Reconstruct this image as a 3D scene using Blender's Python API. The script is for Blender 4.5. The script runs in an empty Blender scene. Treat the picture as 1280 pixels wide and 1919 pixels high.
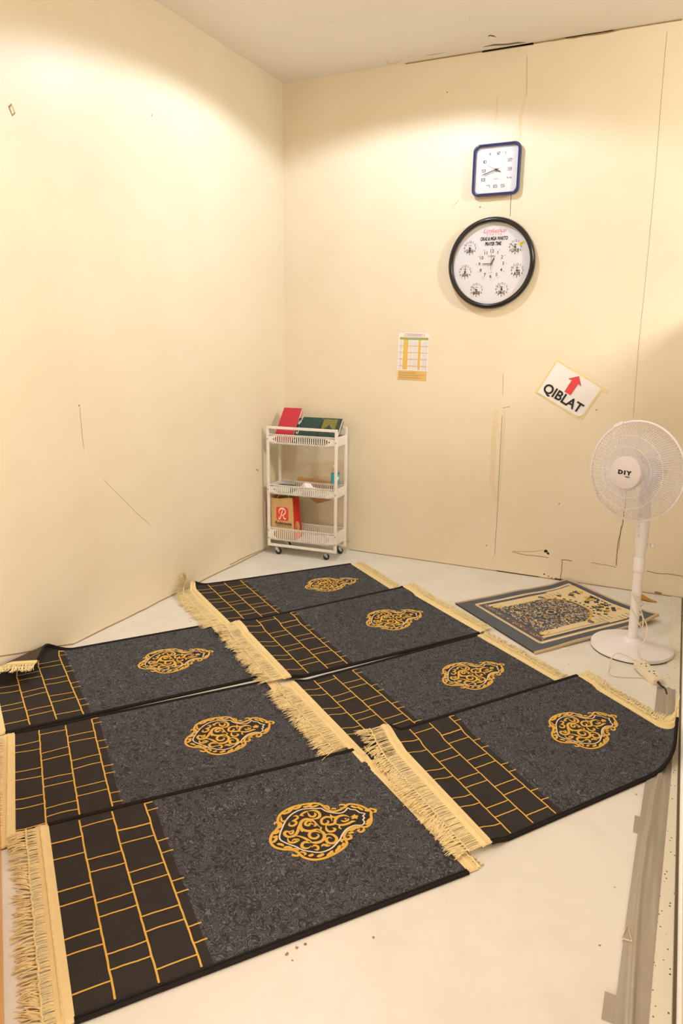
import bpy, bmesh, math, random
from mathutils import Vector, Matrix, noise, geometry
PI = math.pi
scn = bpy.context.scene
col = scn.collection
R0 = random.Random(7)

# ------------------------------------------------------------------ camera
CAM = Vector((2.5536, -4.4646, 1.4592))
YAW, PITCH, ROLL, FPX = -0.4394, -0.2361, 0.0112, 1333.4
HC = 3.078                                   # ceiling height
cy, sy, cp, sp = math.cos(YAW), math.sin(YAW), math.cos(PITCH), math.sin(PITCH)
FW = Vector((sy * cp, cy * cp, sp)); r_ = Vector((cy, -sy, 0)); u_ = r_.cross(FW)
cr, sr = math.cos(ROLL), math.sin(ROLL)
RT = cr * r_ + sr * u_; UP = -sr * r_ + cr * u_
cd = bpy.data.cameras.new('camera'); cam = bpy.data.objects.new('camera', cd); col.objects.link(cam)
cam.matrix_world = Matrix(((RT.x, UP.x, -FW.x, CAM.x), (RT.y, UP.y, -FW.y, CAM.y), (RT.z, UP.z, -FW.z, CAM.z), (0, 0, 0, 1)))
cd.sensor_fit = 'VERTICAL'; cd.sensor_height = 36; cd.lens = FPX * 36 / 1919; cd.clip_start = 0.02
scn.camera = cam

def meet(px, py, axis, val):                 # where a sight line of the survey photo meets a room plane
    d = RT * ((px - 640) / FPX) - UP * ((py - 959.5) / FPX) + FW
    return CAM + d * ((val - CAM[axis]) / d[axis])
def fl(px, py, z=0.0): return meet(px, py, 2, z)
def bw(px, py, y=0.0): return meet(px, py, 1, y)
def lw(px, py, x=0.0): return meet(px, py, 0, x)

# ------------------------------------------------------------------ materials
def lin(c):
    c = c / 255.0
    return c / 12.92 if c <= 0.04045 else ((c + 0.055) / 1.055) ** 2.4
def rgb(*c): return tuple(lin(x) for x in c) + (1,)
def mat(name, color, rough=0.6, metal=0.0, bump=0.0, bscale=200.0, var=0.0, vscale=8.0, spec=0.5, sheen=0.0):
    m = bpy.data.materials.new(name); m.use_nodes = True
    nt = m.node_tree; b = nt.nodes['Principled BSDF']
    b.inputs['Base Color'].default_value = color; b.inputs['Roughness'].default_value = rough
    b.inputs['Metallic'].default_value = metal; b.inputs['Specular IOR Level'].default_value = spec
    if sheen: b.inputs['Sheen Weight'].default_value = sheen
    tc = nt.nodes.new('ShaderNodeTexCoord')
    if var:
        n = nt.nodes.new('ShaderNodeTexNoise'); n.inputs['Scale'].default_value = vscale; n.inputs['Detail'].default_value = 5
        nt.links.new(tc.outputs['Object'], n.inputs['Vector'])
        mx = nt.nodes.new('ShaderNodeMix'); mx.data_type = 'RGBA'
        mx.inputs['A'].default_value = tuple(x * (1 - var) for x in color[:3]) + (1,)
        mx.inputs['B'].default_value = tuple(min(1, x * (1 + var)) for x in color[:3]) + (1,)
        nt.links.new(n.outputs['Fac'], mx.inputs['Factor']); nt.links.new(mx.outputs['Result'], b.inputs['Base Color'])
    if bump:
        n2 = nt.nodes.new('ShaderNodeTexNoise'); n2.inputs['Scale'].default_value = bscale; n2.inputs['Detail'].default_value = 3
        nt.links.new(tc.outputs['Object'], n2.inputs['Vector'])
        bp = nt.nodes.new('ShaderNodeBump'); bp.inputs['Strength'].default_value = bump; bp.inputs['Distance'].default_value = 0.002
        nt.links.new(n2.outputs['Fac'], bp.inputs['Height']); nt.links.new(bp.outputs['Normal'], b.inputs['Normal'])
    return m
def clear(name, tint=(1, 1, 1, 1), gloss=0.08):
    m = bpy.data.materials.new(name); m.use_nodes = True; nt = m.node_tree; nt.nodes.clear()
    o = nt.nodes.new('ShaderNodeOutputMaterial'); t = nt.nodes.new('ShaderNodeBsdfTransparent'); g = nt.nodes.new('ShaderNodeBsdfGlossy')
    t.inputs['Color'].default_value = tint; g.inputs['Roughness'].default_value = 0.05
    mx = nt.nodes.new('ShaderNodeMixShader'); mx.inputs[0].default_value = gloss
    nt.links.new(t.outputs[0], mx.inputs[1]); nt.links.new(g.outputs[0], mx.inputs[2]); nt.links.new(mx.outputs[0], o.inputs[0])
    return m

def rug_field():
    m = bpy.data.materials.new('rug_field'); m.use_nodes = True; nt = m.node_tree; N = nt.nodes; K = nt.links
    b = N['Principled BSDF']; b.inputs['Roughness'].default_value = 0.95; b.inputs['Specular IOR Level'].default_value = 0.15
    uv = N.new('ShaderNodeUVMap'); uv.uv_map = 'rug'
    def noise_(scale, det=1.0, dist=0.0):
        n = N.new('ShaderNodeTexNoise'); n.noise_dimensions = '2D'; n.inputs['Scale'].default_value = scale
        n.inputs['Detail'].default_value = det; n.inputs['Distortion'].default_value = dist
        K.new(uv.outputs[0], n.inputs['Vector']); return n.outputs['Fac']
    def math_(op, a, b_=None, c=None):
        n = N.new('ShaderNodeMath'); n.operation = op
        for i, x in enumerate((a, b_, c)):
            if x is None: continue
            if hasattr(x, 'links'): K.new(x, n.inputs[i])
            else: n.inputs[i].default_value = x
        return n.outputs[0]
    # woven arabesque: contour lines of a swirled noise, each a thin light thread
    a = noise_(40, 0.4, 1.3)
    s = math_('MULTIPLY', a, 5.5)
    p = math_('PINGPONG', s, 0.5)
    line = math_('SMOOTH_MAX', math_('SUBTRACT', 1.0, math_('MULTIPLY', p, 4.2)), 0.0, 0.1)
    blob = math_('MULTIPLY', math_('GREATER_THAN', noise_(56, 0.0, 1.2), 0.69), 0.6)
    soft = noise_(5, 3)
    mx = N.new('ShaderNodeMix'); mx.data_type = 'RGBA'
    mx.inputs['A'].default_value = rgb(63, 64, 69); mx.inputs['B'].default_value = rgb(121, 122, 131)
    K.new(line, mx.inputs['Factor'])
    m2 = N.new('ShaderNodeMix'); m2.data_type = 'RGBA'; K.new(blob, m2.inputs['Factor'])
    K.new(mx.outputs['Result'], m2.inputs['A']); m2.inputs['B'].default_value = rgb(44, 41, 41)
    m3 = N.new('ShaderNodeMix'); m3.data_type = 'RGBA'; m3.blend_type = 'MULTIPLY'; m3.inputs['Factor'].default_value = 0.15
    K.new(m2.outputs['Result'], m3.inputs['A']); K.new(soft, m3.inputs['B'])
    K.new(m3.outputs['Result'], b.inputs['Base Color'])
    return m

def speckle(name, base, dark, scale, thr):
    m = mat(name, base, 0.6); nt = m.node_tree; b = nt.nodes['Principled BSDF']
    tc = nt.nodes.new('ShaderNodeTexCoord'); v = nt.nodes.new('ShaderNodeTexVoronoi'); v.inputs['Scale'].default_value = scale
    nt.links.new(tc.outputs['Object'], v.inputs['Vector'])
    lt = nt.nodes.new('ShaderNodeMath'); lt.operation = 'LESS_THAN'; lt.inputs[1].default_value = thr
    nt.links.new(v.outputs['Distance'], lt.inputs[0])
    mx = nt.nodes.new('ShaderNodeMix'); mx.data_type = 'RGBA'; mx.inputs['A'].default_value = base; mx.inputs['B'].default_value = dark
    nt.links.new(lt.outputs[0], mx.inputs['Factor']); nt.links.new(mx.outputs['Result'], b.inputs['Base Color'])
    return m

def wall_mat():
    m = mat('cream_wall_paint', (0.80, 0.68, 0.46, 1), 0.42, bump=0.12, bscale=35, spec=0.45)
    nt = m.node_tree; b = nt.nodes['Principled BSDF']; tc = nt.nodes.new('ShaderNodeTexCoord')
    n = nt.nodes.new('ShaderNodeTexNoise'); n.inputs['Scale'].default_value = 2.2; n.inputs['Detail'].default_value = 6; n.inputs['Roughness'].default_value = 0.62
    nt.links.new(tc.outputs['Object'], n.inputs['Vector'])
    r = nt.nodes.new('ShaderNodeValToRGB')
    r.color_ramp.elements[0].position = 0.3; r.color_ramp.elements[0].color = (0.785, 0.69, 0.51, 1)
    r.color_ramp.elements[1].position = 0.6; r.color_ramp.elements[1].color = (0.82, 0.73, 0.56, 1)
    nt.links.new(n.outputs['Fac'], r.inputs['Fac']); nt.links.new(r.outputs['Color'], b.inputs['Base Color'])
    return m
def floor_mat():
    m = mat('pale_floor_paint', (0.80, 0.76, 0.68, 1), 0.38, bump=0.06, bscale=25, spec=0.4)
    nt = m.node_tree; b = nt.nodes['Principled BSDF']; tc = nt.nodes.new('ShaderNodeTexCoord')
    n = nt.nodes.new('ShaderNodeTexNoise'); n.inputs['Scale'].default_value = 3; n.inputs['Detail'].default_value = 8; n.inputs['Roughness'].default_value = 0.65
    nt.links.new(tc.outputs['Object'], n.inputs['Vector'])
    r = nt.nodes.new('ShaderNodeValToRGB')
    r.color_ramp.elements[0].position = 0.28; r.color_ramp.elements[0].color = (0.72, 0.69, 0.63, 1)
    r.color_ramp.elements[1].position = 0.55; r.color_ramp.elements[1].color = (0.80, 0.78, 0.73, 1)
    nt.links.new(n.outputs['Fac'], r.inputs['Fac']); nt.links.new(r.outputs['Color'], b.inputs['Base Color'])
    return m

M = dict(
    wall=wall_mat(), floor=floor_mat(),
    ceil=mat('ceiling_paint', (0.89, 0.85, 0.79, 1), 0.8, var=0.03, vscale=3),
    crack=mat('crack_line', rgb(128, 104, 70), 0.9), darkhole=mat('hole_dark', rgb(30, 22, 15), 0.95),
    grime=mat('grime_stain', rgb(158, 132, 92), 0.95, var=0.3, vscale=40),
    patch=mat('filler_patch', rgb(230, 212, 178), 0.6, var=0.06, vscale=20), peel=mat('peeling_paint', rgb(232, 220, 200), 0.7),
    field=rug_field(), head=mat('rug_black_pile', rgb(57, 53, 52), 0.95, bump=0.5, bscale=260, var=0.22, vscale=22, spec=0.15),
    backing=mat('rug_backing', rgb(74, 60, 48), 0.9, bump=0.4, bscale=500), bind=mat('black_overlock_thread', rgb(30, 26, 25), 0.8, bump=0.8, bscale=350, spec=0.25),
    gold=mat('gold_yarn', rgb(225, 180, 86), 0.85, bump=0.4, bscale=500, var=0.08, vscale=60, spec=0.2),
    white=mat('white_yarn', rgb(226, 216, 200), 0.85, spec=0.2),
    band=mat('cream_woven_band', rgb(240, 218, 164), 0.75, bump=0.5, bscale=420, var=0.07, vscale=60, spec=0.3),
    tassel=mat('golden_tassel_thread', rgb(251, 227, 168), 0.65, var=0.1, vscale=90, spec=0.35),
    cart=mat('white_powder_coat', rgb(238, 233, 226), 0.35, bump=0.05), rubber=mat('black_rubber', rgb(28, 28, 30), 0.5),
    chrome=mat('caster_steel', rgb(190, 190, 190), 0.3, 0.9), plastic=mat('white_fan_plastic', rgb(236, 233, 236), 0.32, spec=0.5),
    hubgrey=mat('pale_grey_fan_cap', rgb(222, 216, 219), 0.4), ink=mat('black_ink', rgb(26, 24, 24), 0.6), greyink=mat('grey_ink', rgb(105, 105, 112), 0.6),
    paper=mat('white_paper', rgb(238, 234, 232), 0.6), redink=mat('red_ink', rgb(226, 66, 72), 0.6), redline=mat('dark_red_outline', rgb(170, 50, 50), 0.6),
    tape=mat('yellowed_tape', rgb(232, 214, 150), 0.35, var=0.1, vscale=30), blue=mat('blue_clock_plastic', rgb(32, 46, 100), 0.28),
    black=mat('black_clock_plastic', rgb(30, 28, 28), 0.22), dial=mat('white_dial', rgb(226, 226, 232), 0.5), glass=clear('clock_glass', gloss=0.035),
    yellow=mat('yellow_sticker', rgb(240, 218, 30), 0.5), steel=mat('dark_hand', rgb(40, 36, 34), 0.35, 0.3), bronze=mat('bronze_hand', rgb(150, 96, 76), 0.35, 0.4),
    tapegrey=mat('silver_duct_tape', rgb(178, 170, 160), 0.24, 0.5, bump=0.15, bscale=18, var=0.08, vscale=12),
    track=speckle('speckled_white_track', (0.80, 0.74, 0.62, 1), rgb(90, 70, 48), 55, 0.14), groove=mat('groove_dark', rgb(104, 84, 56), 0.8),
    wood=mat('orange_varnished_wood', rgb(240, 166, 44), 0.35, var=0.12, vscale=14), panel=mat('cream_partition_panel', (0.80, 0.72, 0.55, 1), 0.4, var=0.05, vscale=6),
    redcloth=mat('red_book_cloth', rgb(196, 40, 62), 0.6, bump=0.2, bscale=400), green=mat('green_book_cloth', rgb(30, 62, 54), 0.5, bump=0.2, bscale=400),
    gilt=mat('gilt_print', rgb(122, 114, 48), 0.5, var=0.3, vscale=60), dgilt=mat('dull_gilt_print', rgb(168, 76, 50), 0.6), page=mat('page_edges', rgb(232, 222, 200), 0.8, bump=0.3, bscale=600),
    kraft=mat('brown_kraft_paper', rgb(214, 176, 122), 0.75, bump=0.25, bscale=60, var=0.06, vscale=25), bagred=mat('bag_red_print', rgb(226, 52, 28), 0.6, var=0.06, vscale=25),
    logored=mat('logo_red', rgb(232, 72, 34), 0.6), rope=mat('paper_rope', rgb(226, 206, 170), 0.8), card=mat('brown_cardboard', rgb(190, 148, 98), 0.8, var=0.07, vscale=18),
    teal=mat('teal_cover', rgb(48, 110, 122), 0.5), tissue=mat('white_tissue', rgb(240, 234, 236), 0.8), pink=mat('pink_print', rgb(226, 170, 176), 0.8),
    bottle=clear('clear_bottle_plastic', (0.93, 0.97, 0.97, 1), 0.12), cap=mat('white_cap', rgb(236, 234, 230), 0.4), label=mat('blue_bottle_label', rgb(56, 172, 200), 0.4),
    socket=mat('cream_socket_plastic', rgb(232, 220, 196), 0.4), cable=mat('cream_cable', rgb(232, 220, 196), 0.5), bcable=mat('black_cable', rgb(34, 28, 26), 0.5),
    slate=mat('slate_blue_pile', rgb(98, 101, 109), 0.95, bump=0.4, bscale=260, var=0.14, vscale=16, spec=0.15), cream=mat('cream_pile', rgb(228, 208, 168), 0.95, bump=0.4, bscale=260, spec=0.15),
    beige=mat('beige_overlock_edge', rgb(200, 176, 142), 0.85, bump=0.5, bscale=300), dslate=mat('dark_green_pile', rgb(48, 58, 60), 0.95), ochre=mat('ochre_pile', rgb(216, 176, 66), 0.95),
    ochrecloth=mat('ochre_cloth', rgb(186, 142, 30), 0.8), rust=mat('brown_pile', rgb(120, 92, 84), 0.95), haze=mat('pale_blue_pile', rgb(166, 176, 192), 0.95),
    zebra=mat('black_white_print', rgb(30, 30, 34), 0.6),
    gridgold=mat('printed_gold', rgb(226, 188, 92), 0.6), gridgreen=mat('printed_green', rgb(150, 176, 92), 0.6), gridtan=mat('printed_tan', rgb(226, 184, 116), 0.6),
    gridlilac=mat('printed_lilac', rgb(196, 192, 206), 0.6), gridred=mat('printed_maroon', rgb(186, 128, 140), 0.6),
)

def fibre(name, color):                              # loose cotton threads let light through
    m = bpy.data.materials.new(name); m.use_nodes = True; nt = m.node_tree; nt.nodes.clear()
    o = nt.nodes.new('ShaderNodeOutputMaterial'); d = nt.nodes.new('ShaderNodeBsdfDiffuse'); t = nt.nodes.new('ShaderNodeBsdfTranslucent'); mx = nt.nodes.new('ShaderNodeMixShader')
    tc = nt.nodes.new('ShaderNodeTexCoord'); n = nt.nodes.new('ShaderNodeTexNoise'); n.inputs['Scale'].default_value = 70
    r = nt.nodes.new('ShaderNodeValToRGB'); r.color_ramp.elements[0].color = tuple(c * .86 for c in color[:3]) + (1,); r.color_ramp.elements[1].color = color
    r.color_ramp.elements[0].position = .35; r.color_ramp.elements[1].position = .6
    nt.links.new(tc.outputs['Object'], n.inputs['Vector']); nt.links.new(n.outputs['Fac'], r.inputs['Fac'])
    nt.links.new(r.outputs['Color'], d.inputs['Color']); nt.links.new(r.outputs['Color'], t.inputs['Color'])
    mx.inputs[0].default_value = .08; nt.links.new(d.outputs[0], mx.inputs[1]); nt.links.new(t.outputs[0], mx.inputs[2]); nt.links.new(mx.outputs[0], o.inputs[0]); return m
M['tassel'] = fibre('golden_tassel_fibre', (.97, .80, .44, 1))
# ------------------------------------------------------------------ mesh builder
class MB:
    def __init__(s): s.v = []; s.f = []; s.m = []; s.uv = {}; s.mats = []
    def mi(s, m):
        m = M[m]
        if m not in s.mats: s.mats.append(m)
        return s.mats.index(m)
    def add(s, vs, fs, m, uv=None):
        k = len(s.v); s.v += [tuple(x) for x in vs]; i = s.mi(m)
        for f in fs: s.f.append(tuple(k + j for j in f)); s.m.append(i)
        if uv:
            for j, t in enumerate(uv): s.uv[k + j] = t
    def box(s, lo, hi, m, T=None):
        x0, y0, z0 = lo; x1, y1, z1 = hi
        vs = [Vector(p) for p in ((x0, y0, z0), (x1, y0, z0), (x1, y1, z0), (x0, y1, z0), (x0, y0, z1), (x1, y0, z1), (x1, y1, z1), (x0, y1, z1))]
        if T is not None: vs = [T @ p for p in vs]
        s.add(vs, [(3, 2, 1, 0), (4, 5, 6, 7), (0, 1, 5, 4), (1, 2, 6, 5), (2, 3, 7, 6), (3, 0, 4, 7)], m)
    def rbox(s, lo, hi, m, r, T=None, seg=3, ax=2):     # box with rounded vertical (ax) edges, plus bevelled caps
        a, b = [i for i in range(3) if i != ax]
        pts = []
        for cx_, cy_, a0 in ((hi[a] - r, hi[b] - r, 0), (lo[a] + r, hi[b] - r, 90), (lo[a] + r, lo[b] + r, 180), (hi[a] - r, lo[b] + r, 270)):
            for k in range(seg + 1):
                t = math.radians(a0 + 90 * k / seg); pts.append((cx_ + r * math.cos(t), cy_ + r * math.sin(t)))
        ca, cb = (lo[a] + hi[a]) / 2, (lo[b] + hi[b]) / 2; e = min(r * 0.35, (hi[ax] - lo[ax]) * 0.3)
        rings = [(lo[ax], 0.0), (lo[ax] , e), (lo[ax] + e, 0), (hi[ax] - e, 0), (hi[ax], e)]
        rings = rings[1:]
        vs = []
        for z, ins in rings:
            for (p, q) in pts:
                dx, dy = p - ca, q - cb; L = math.hypot(dx, dy) or 1
                w = [0, 0, 0]; w[a] = p - dx / L * ins; w[b] = q - dy / L * ins; w[ax] = z; vs.append(Vector(w))
        if T is not None: vs = [T @ p for p in vs]
        n = len(pts); fs = []
        for k in range(3):
            for j in range(n): fs.append((k * n + j, k * n + (j + 1) % n, (k + 1) * n + (j + 1) % n, (k + 1) * n + j))
        fs.append(tuple(range(n - 1, -1, -1))); fs.append(tuple(range(3 * n, 4 * n)))
        s.add(vs, fs, m)
    def tube(s, pts, r, m, n=8, closed=False, cap=True):
        pts = [Vector(p) for p in pts]; rr = r if isinstance(r, (list, tuple)) else [r] * len(pts)
        vs = []; K = len(pts); up = None
        for i, p in enumerate(pts):
            if closed: t = pts[(i + 1) % K] - pts[i - 1]
            else: t = pts[min(i + 1, K - 1)] - pts[max(i - 1, 0)]
            t = t.normalized() if t.length > 1e-9 else Vector((0, 0, 1))
            if up is None: up = Vector((0, 0, 1)) if abs(t.z) < 0.9 else Vector((1, 0, 0))
            a = t.cross(up)
            a = a.normalized() if a.length > 1e-6 else t.orthogonal().normalized()
            b = a.cross(t).normalized(); up = b
            for k in range(n):
                q = 2 * PI * k / n; vs.append(p + (a * math.cos(q) + b * math.sin(q)) * rr[i])
        fs = []
        for i in range(K if closed else K - 1):
            j = (i + 1) % K
            for k in range(n): fs.append((i * n + k, i * n + (k + 1) % n, j * n + (k + 1) % n, j * n + k))
        if cap and not closed: fs.append(tuple(range(n - 1, -1, -1))); fs.append(tuple((K - 1) * n + k for k in range(n)))
        s.add(vs, fs, m)
    def lathe(s, prof, m, n=48, T=None):               # profile (radius, z) about the z axis
        vs = []; K = len(prof)
        for (r, z) in prof:
            for k in range(n):
                q = 2 * PI * k / n; vs.append(Vector((max(r, 1e-5) * math.cos(q), max(r, 1e-5) * math.sin(q), z)))
        if T is not None: vs = [T @ p for p in vs]
        s.add(vs, [(i * n + k, i * n + (k + 1) % n, (i + 1) * n + (k + 1) % n, (i + 1) * n + k) for i in range(K - 1) for k in range(n)], m)
    def strand(s, pts, w, m):                          # flat twisted thread lying on its side
        P = [Vector(p) for p in pts]; n = len(P); vs = []
        for i in range(n):
            t = P[min(i + 1, n - 1)] - P[max(i - 1, 0)]; a = Vector((-t.y, t.x, 0)); a = a.normalized() if a.length > 1e-9 else Vector((1, 0, 0))
            k = w[i] if isinstance(w, (list, tuple)) else w
            vs += [P[i] + a * k, P[i] + Vector((0, 0, k * .45)), P[i] - a * k]
        fs = []
        for i in range(n - 1):
            b = 3 * i; fs += [(b, b + 3, b + 4, b + 1), (b + 1, b + 4, b + 5, b + 2)]
        s.add(vs, fs, m)
    def poly(s, pts, m, T=None):                       # flat filled outline in the xy plane of T
        vs = [Vector((p[0], p[1], p[2] if len(p) > 2 else 0)) for p in pts]
        tri = geometry.tessellate_polygon([vs])
        if T is not None: vs = [T @ p for p in vs]
        s.add(vs, [tuple(t) for t in tri], m)
    def prism(s, pts, h, m, T=None):
        n = len(pts); a = [Vector((p[0], p[1], 0)) for p in pts]; b = [Vector((p[0], p[1], h)) for p in pts]
        tri = geometry.tessellate_polygon([a]); vs = a + b
        if T is not None: vs = [T @ p for p in vs]
        s.add(vs, [tuple(t) for t in tri] + [tuple(n + j for j in t) for t in tri] + [(i, (i + 1) % n, n + (i + 1) % n, n + i) for i in range(n)], m)
    def line(s, pts, w, m, T=None, taper=False):       # flat stroke in the xy plane of T
        vs, fs = ribbon(pts, w, taper)
        vs = [Vector((p[0], p[1], 0)) for p in vs]
        if T is not None: vs = [T @ p for p in vs]
        s.add(vs, fs, m)
    def text(s, body, size, m, T, bold=0.0, shear=0.0, sx=1.0, align='CENTER'):
        vs, fs = glyphs(body, bold, shear, align)
        s.add([T @ Vector((p[0] * size * sx, p[1] * size, 0)) for p in vs], fs, m)
    def build(s, name, parent=None, smooth=False, loc=None):
        me = bpy.data.meshes.new(name)
        off = Vector(loc) if loc is not None else Vector((0, 0, 0))
        me.from_pydata([tuple(Vector(p) - off) for p in s.v], [], s.f)
        for m in s.mats: me.materials.append(m)
        me.polygons.foreach_set('material_index', s.m)
        if s.uv:
            l = me.uv_layers.new(name='rug')
            for lp in me.loops: l.data[lp.index].uv = s.uv.get(lp.vertex_index, (0, 0))
        if smooth: me.polygons.foreach_set('use_smooth', [True] * len(s.f))
        me.update()
        o = bpy.data.objects.new(name, me); col.objects.link(o)
        if loc is not None: o.location = off
        if parent is not None:
            o.parent = parent
            o.location = off - parent.location if loc is not None else -world_loc(parent)
        if smooth == 'auto':
            bm = bmesh.new(); bm.from_mesh(me)
            for e in bm.edges:
                if len(e.link_faces) == 2 and e.calc_face_angle(0) > 0.7: e.smooth = False
            bm.to_mesh(me); bm.free()
        return o
def world_loc(o):
    p = Vector((0, 0, 0))
    while o is not None: p += o.location; o = o.parent
    return p
def ribbon(pts, w, taper=False):
    P = [Vector((p[0], p[1])) for p in pts]; n = len(P); vs = []; fs = []
    for i in range(n):
        t = P[min(i + 1, n - 1)] - P[max(i - 1, 0)]
        t = t.normalized() if t.length > 1e-9 else Vector((1, 0)); nn = Vector((-t.y, t.x))
        k = w[i] if isinstance(w, (list, tuple)) else w
        if taper:
            q = i / (n - 1); k *= min(1, 0.15 + 3.5 * min(q, 1 - q))
        vs += [P[i] + nn * k / 2, P[i] - nn * k / 2]
    for i in range(n - 1): fs.append((2 * i, 2 * i + 1, 2 * i + 3, 2 * i + 2))
    return vs, fs
def smooth_path(pts, step=6, closed=False):
    P = [Vector(p) for p in pts]; n = len(P); out = []
    rng = range(n if closed else n - 1)
    for i in rng:
        p0 = P[(i - 1) % n] if closed or i > 0 else P[0]; p1 = P[i]; p2 = P[(i + 1) % n]; p3 = P[(i + 2) % n] if closed or i + 2 < n else P[-1]
        for k in range(step):
            t = k / step
            out.append(0.5 * ((2 * p1) + (p2 - p0) * t + (2 * p0 - 5 * p1 + 4 * p2 - p3) * t * t + (3 * p1 - p0 - 3 * p2 + p3) * t ** 3))
    if not closed: out.append(P[-1])
    return out
_gl = {}
def glyphs(body, bold=0.0, shear=0.0, align='CENTER'):
    key = (body, bold, shear, align)
    if key not in _gl:
        c = bpy.data.curves.new('lettering', 'FONT'); c.body = body; c.size = 1; c.align_x = align; c.align_y = 'CENTER'
        c.offset = bold; c.shear = shear; c.resolution_u = 3
        o = bpy.data.objects.new('lettering', c); col.objects.link(o)
        dg = bpy.context.evaluated_depsgraph_get(); dg.update()
        me = bpy.data.meshes.new_from_object(o.evaluated_get(dg))
        _gl[key] = ([tuple(v.co) for v in me.vertices], [tuple(p.vertices) for p in me.polygons])
        bpy.data.objects.remove(o); bpy.data.curves.remove(c); bpy.data.meshes.remove(me)
    return _gl[key]
def frame_T(o, x, y):                                  # plane with origin o, axes x, y
    x = Vector(x).normalized(); y = Vector(y); y = (y - x * y.dot(x)).normalized(); z = x.cross(y); o = Vector(o)
    return Matrix(((x.x, y.x, z.x, o.x), (x.y, y.y, z.y, o.y), (x.z, y.z, z.z, o.z), (0, 0, 0, 1)))
def thing(name, loc, label, cat, group=None):
    o = bpy.data.objects.new(name, None); o.empty_display_size = 0.05; col.objects.link(o); o.location = loc
    return tag(o, label, cat, group)
def tag(o, label, cat, group=None):
    o['label'] = label; o['category'] = cat
    if group: o['group'] = group
    return o
def struct(mb, name, **k):
    o = mb.build(name, **k); o['kind'] = 'structure'; return o
def sstep(a, b, x):
    t = max(0, min(1, (x - a) / (b - a))); return t * t * (3 - 2 * t)

# ------------------------------------------------------------------ the room
YF = -5.2; XR = 2.70
TB = Matrix(((1, 0, 0, 0), (0, 0, -1, 0), (0, 1, 0, 0), (0, 0, 0, 1)))            # wall plane: (x, z) -> world, facing -y
def tbo(d): T = TB.copy(); T[1][3] = -d; return T
f = MB(); f.box((-0.12, YF - 0.12, -0.1), (5.2, 0.12, 0), 'floor')
def fspot(px, py, r, m='grime'):
    c = fl(px, py); k = [(c.x + r * R0.uniform(.5, 1) * math.cos(a), c.y + r * R0.uniform(.5, 1) * math.sin(a), 0.0006) for a in [i * PI / 4 for i in range(8)]]
    f.poly(k, m)
for px, py, r in ((1098, 1250, .004), (1066, 1244, .005), (346, 1806, .004), (1192, 1489, .005), (1124, 1772, .004), (538, 1788, .007), (556, 1776, .006), (572, 1770, .006), (700, 1757, .005), (548, 1800, .004), (250, 1165, .005), (357, 1165, .006), (1152, 1663, .003), (1262, 1146, .005)):
    fspot(px, py, r)
struct(f, 'floor')
c = MB(); c.box((-0.12, YF - 0.12, HC), (5.2, 0.12, HC + 0.1), 'ceil')
def cpt(px, py, d=0.0008): q = meet(px, py, 2, HC); return (q.x, q.y, HC - d)
for pl, w, m in (([(905, 88), (925, 84), (950, 83), (970, 80), (985, 79)], .02, 'crack'), ([(915, 69), (918, 66), (923, 67), (930, 69)], .012, 'darkhole'), ([(868, 62), (876, 68)], .006, 'crack'),
                 ([(722, 112), (728, 118), (740, 119), (755, 110)], .018, 'peel'), ([(762, 105), (774, 107)], .01, 'grime'), ([(620, 40), (626, 39)], .01, 'grime'), ([(796, 104), (812, 102), (836, 98)], .006, 'grime'),
                 ([(880, 38), (881, 34)], .006, 'grime')):
    P = [cpt(*p) for p in pl]; vs, fs = ribbon(P, w, True); c.add([Vector((p[0], min(p[1], -0.002), HC - 0.0008)) for p in vs], fs, m)
struct(c, 'ceiling')
w = MB(); w.box((-0.12, 0, 0), (5.2, 0.12, HC), 'wall')
def crack(pl, wd, m='crack', d=0.0009, sub=4, jit=0.0015):
    P = [bw(*p) for p in pl]; Q = []
    for a, b in zip(P, P[1:]):
        for k in range(sub): t = k / sub; Q.append((a.x + (b.x - a.x) * t + R0.uniform(-jit, jit), a.z + (b.z - a.z) * t + R0.uniform(-jit, jit)))
    Q.append((P[-1].x, P[-1].z)); Q = [(x, max(0.001, min(HC - .001, z))) for x, z in Q]
    w.line(Q, wd, m, tbo(d))
crack([(943, 700), (942, 740)], .0018, 'grime'); crack([(941, 780), (936, 880), (932, 960), (929, 1010), (927, 1040)], .0022)
crack([(1250, 60), (1238, 200), (1228, 330), (1210, 520), (1196, 660), (1187, 780)], .0014, 'grime', jit=.0005)
crack([(1178, 890), (1170, 960), (1166, 985), (1158, 1020), (1155, 1060)], .0045)
crack([(1164, 985), (1160, 1030)], .002)
crack([(1054, 1050), (1052, 1075), (1049, 1090)], .004); crack([(1052, 1049), (1062, 1049), (1072, 1051)], .004)
crack([(1108, 1054), (1130, 1058), (1154, 1063)], .0025); crack([(1212, 1070), (1235, 1075), (1258, 1076), (1279, 1080)], .0035)
crack([(960, 1034), (985, 1040), (1002, 1041), (1028, 1045)], .003); crack([(960, 1033), (1000, 1034), (1018, 1031)], .002, 'grime')
crack([(958, 340), (958, 372), (956, 405)], .003); crack([(850, 385), (860, 375)], .002, 'grime')
crack([(760, 104), (800, 101), (868, 92), (905, 88), (985, 82), (1060, 72), (1130, 62), (1200, 44), (1279, 36)], .012, 'grime', jit=.003)
crack([(905, 88), (940, 87), (985, 81), (1000, 80)], .02, 'crack', jit=.003)
crack([(1060, 66), (1095, 63), (1150, 55)], .008, 'crack')
crack([(933, 180), (929, 230)], .008, 'patch'); crack([(985, 180), (976, 215), (974, 262)], .012, 'patch'); crack([(988, 105), (987, 180)], .0015, 'grime', jit=.0004)
crack([(930, 770), (925, 830), (922, 900), (929, 942)], .03, 'patch', .0005); crack([(946, 770), (940, 860), (934, 940)], .014, 'patch', .0006)
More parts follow.
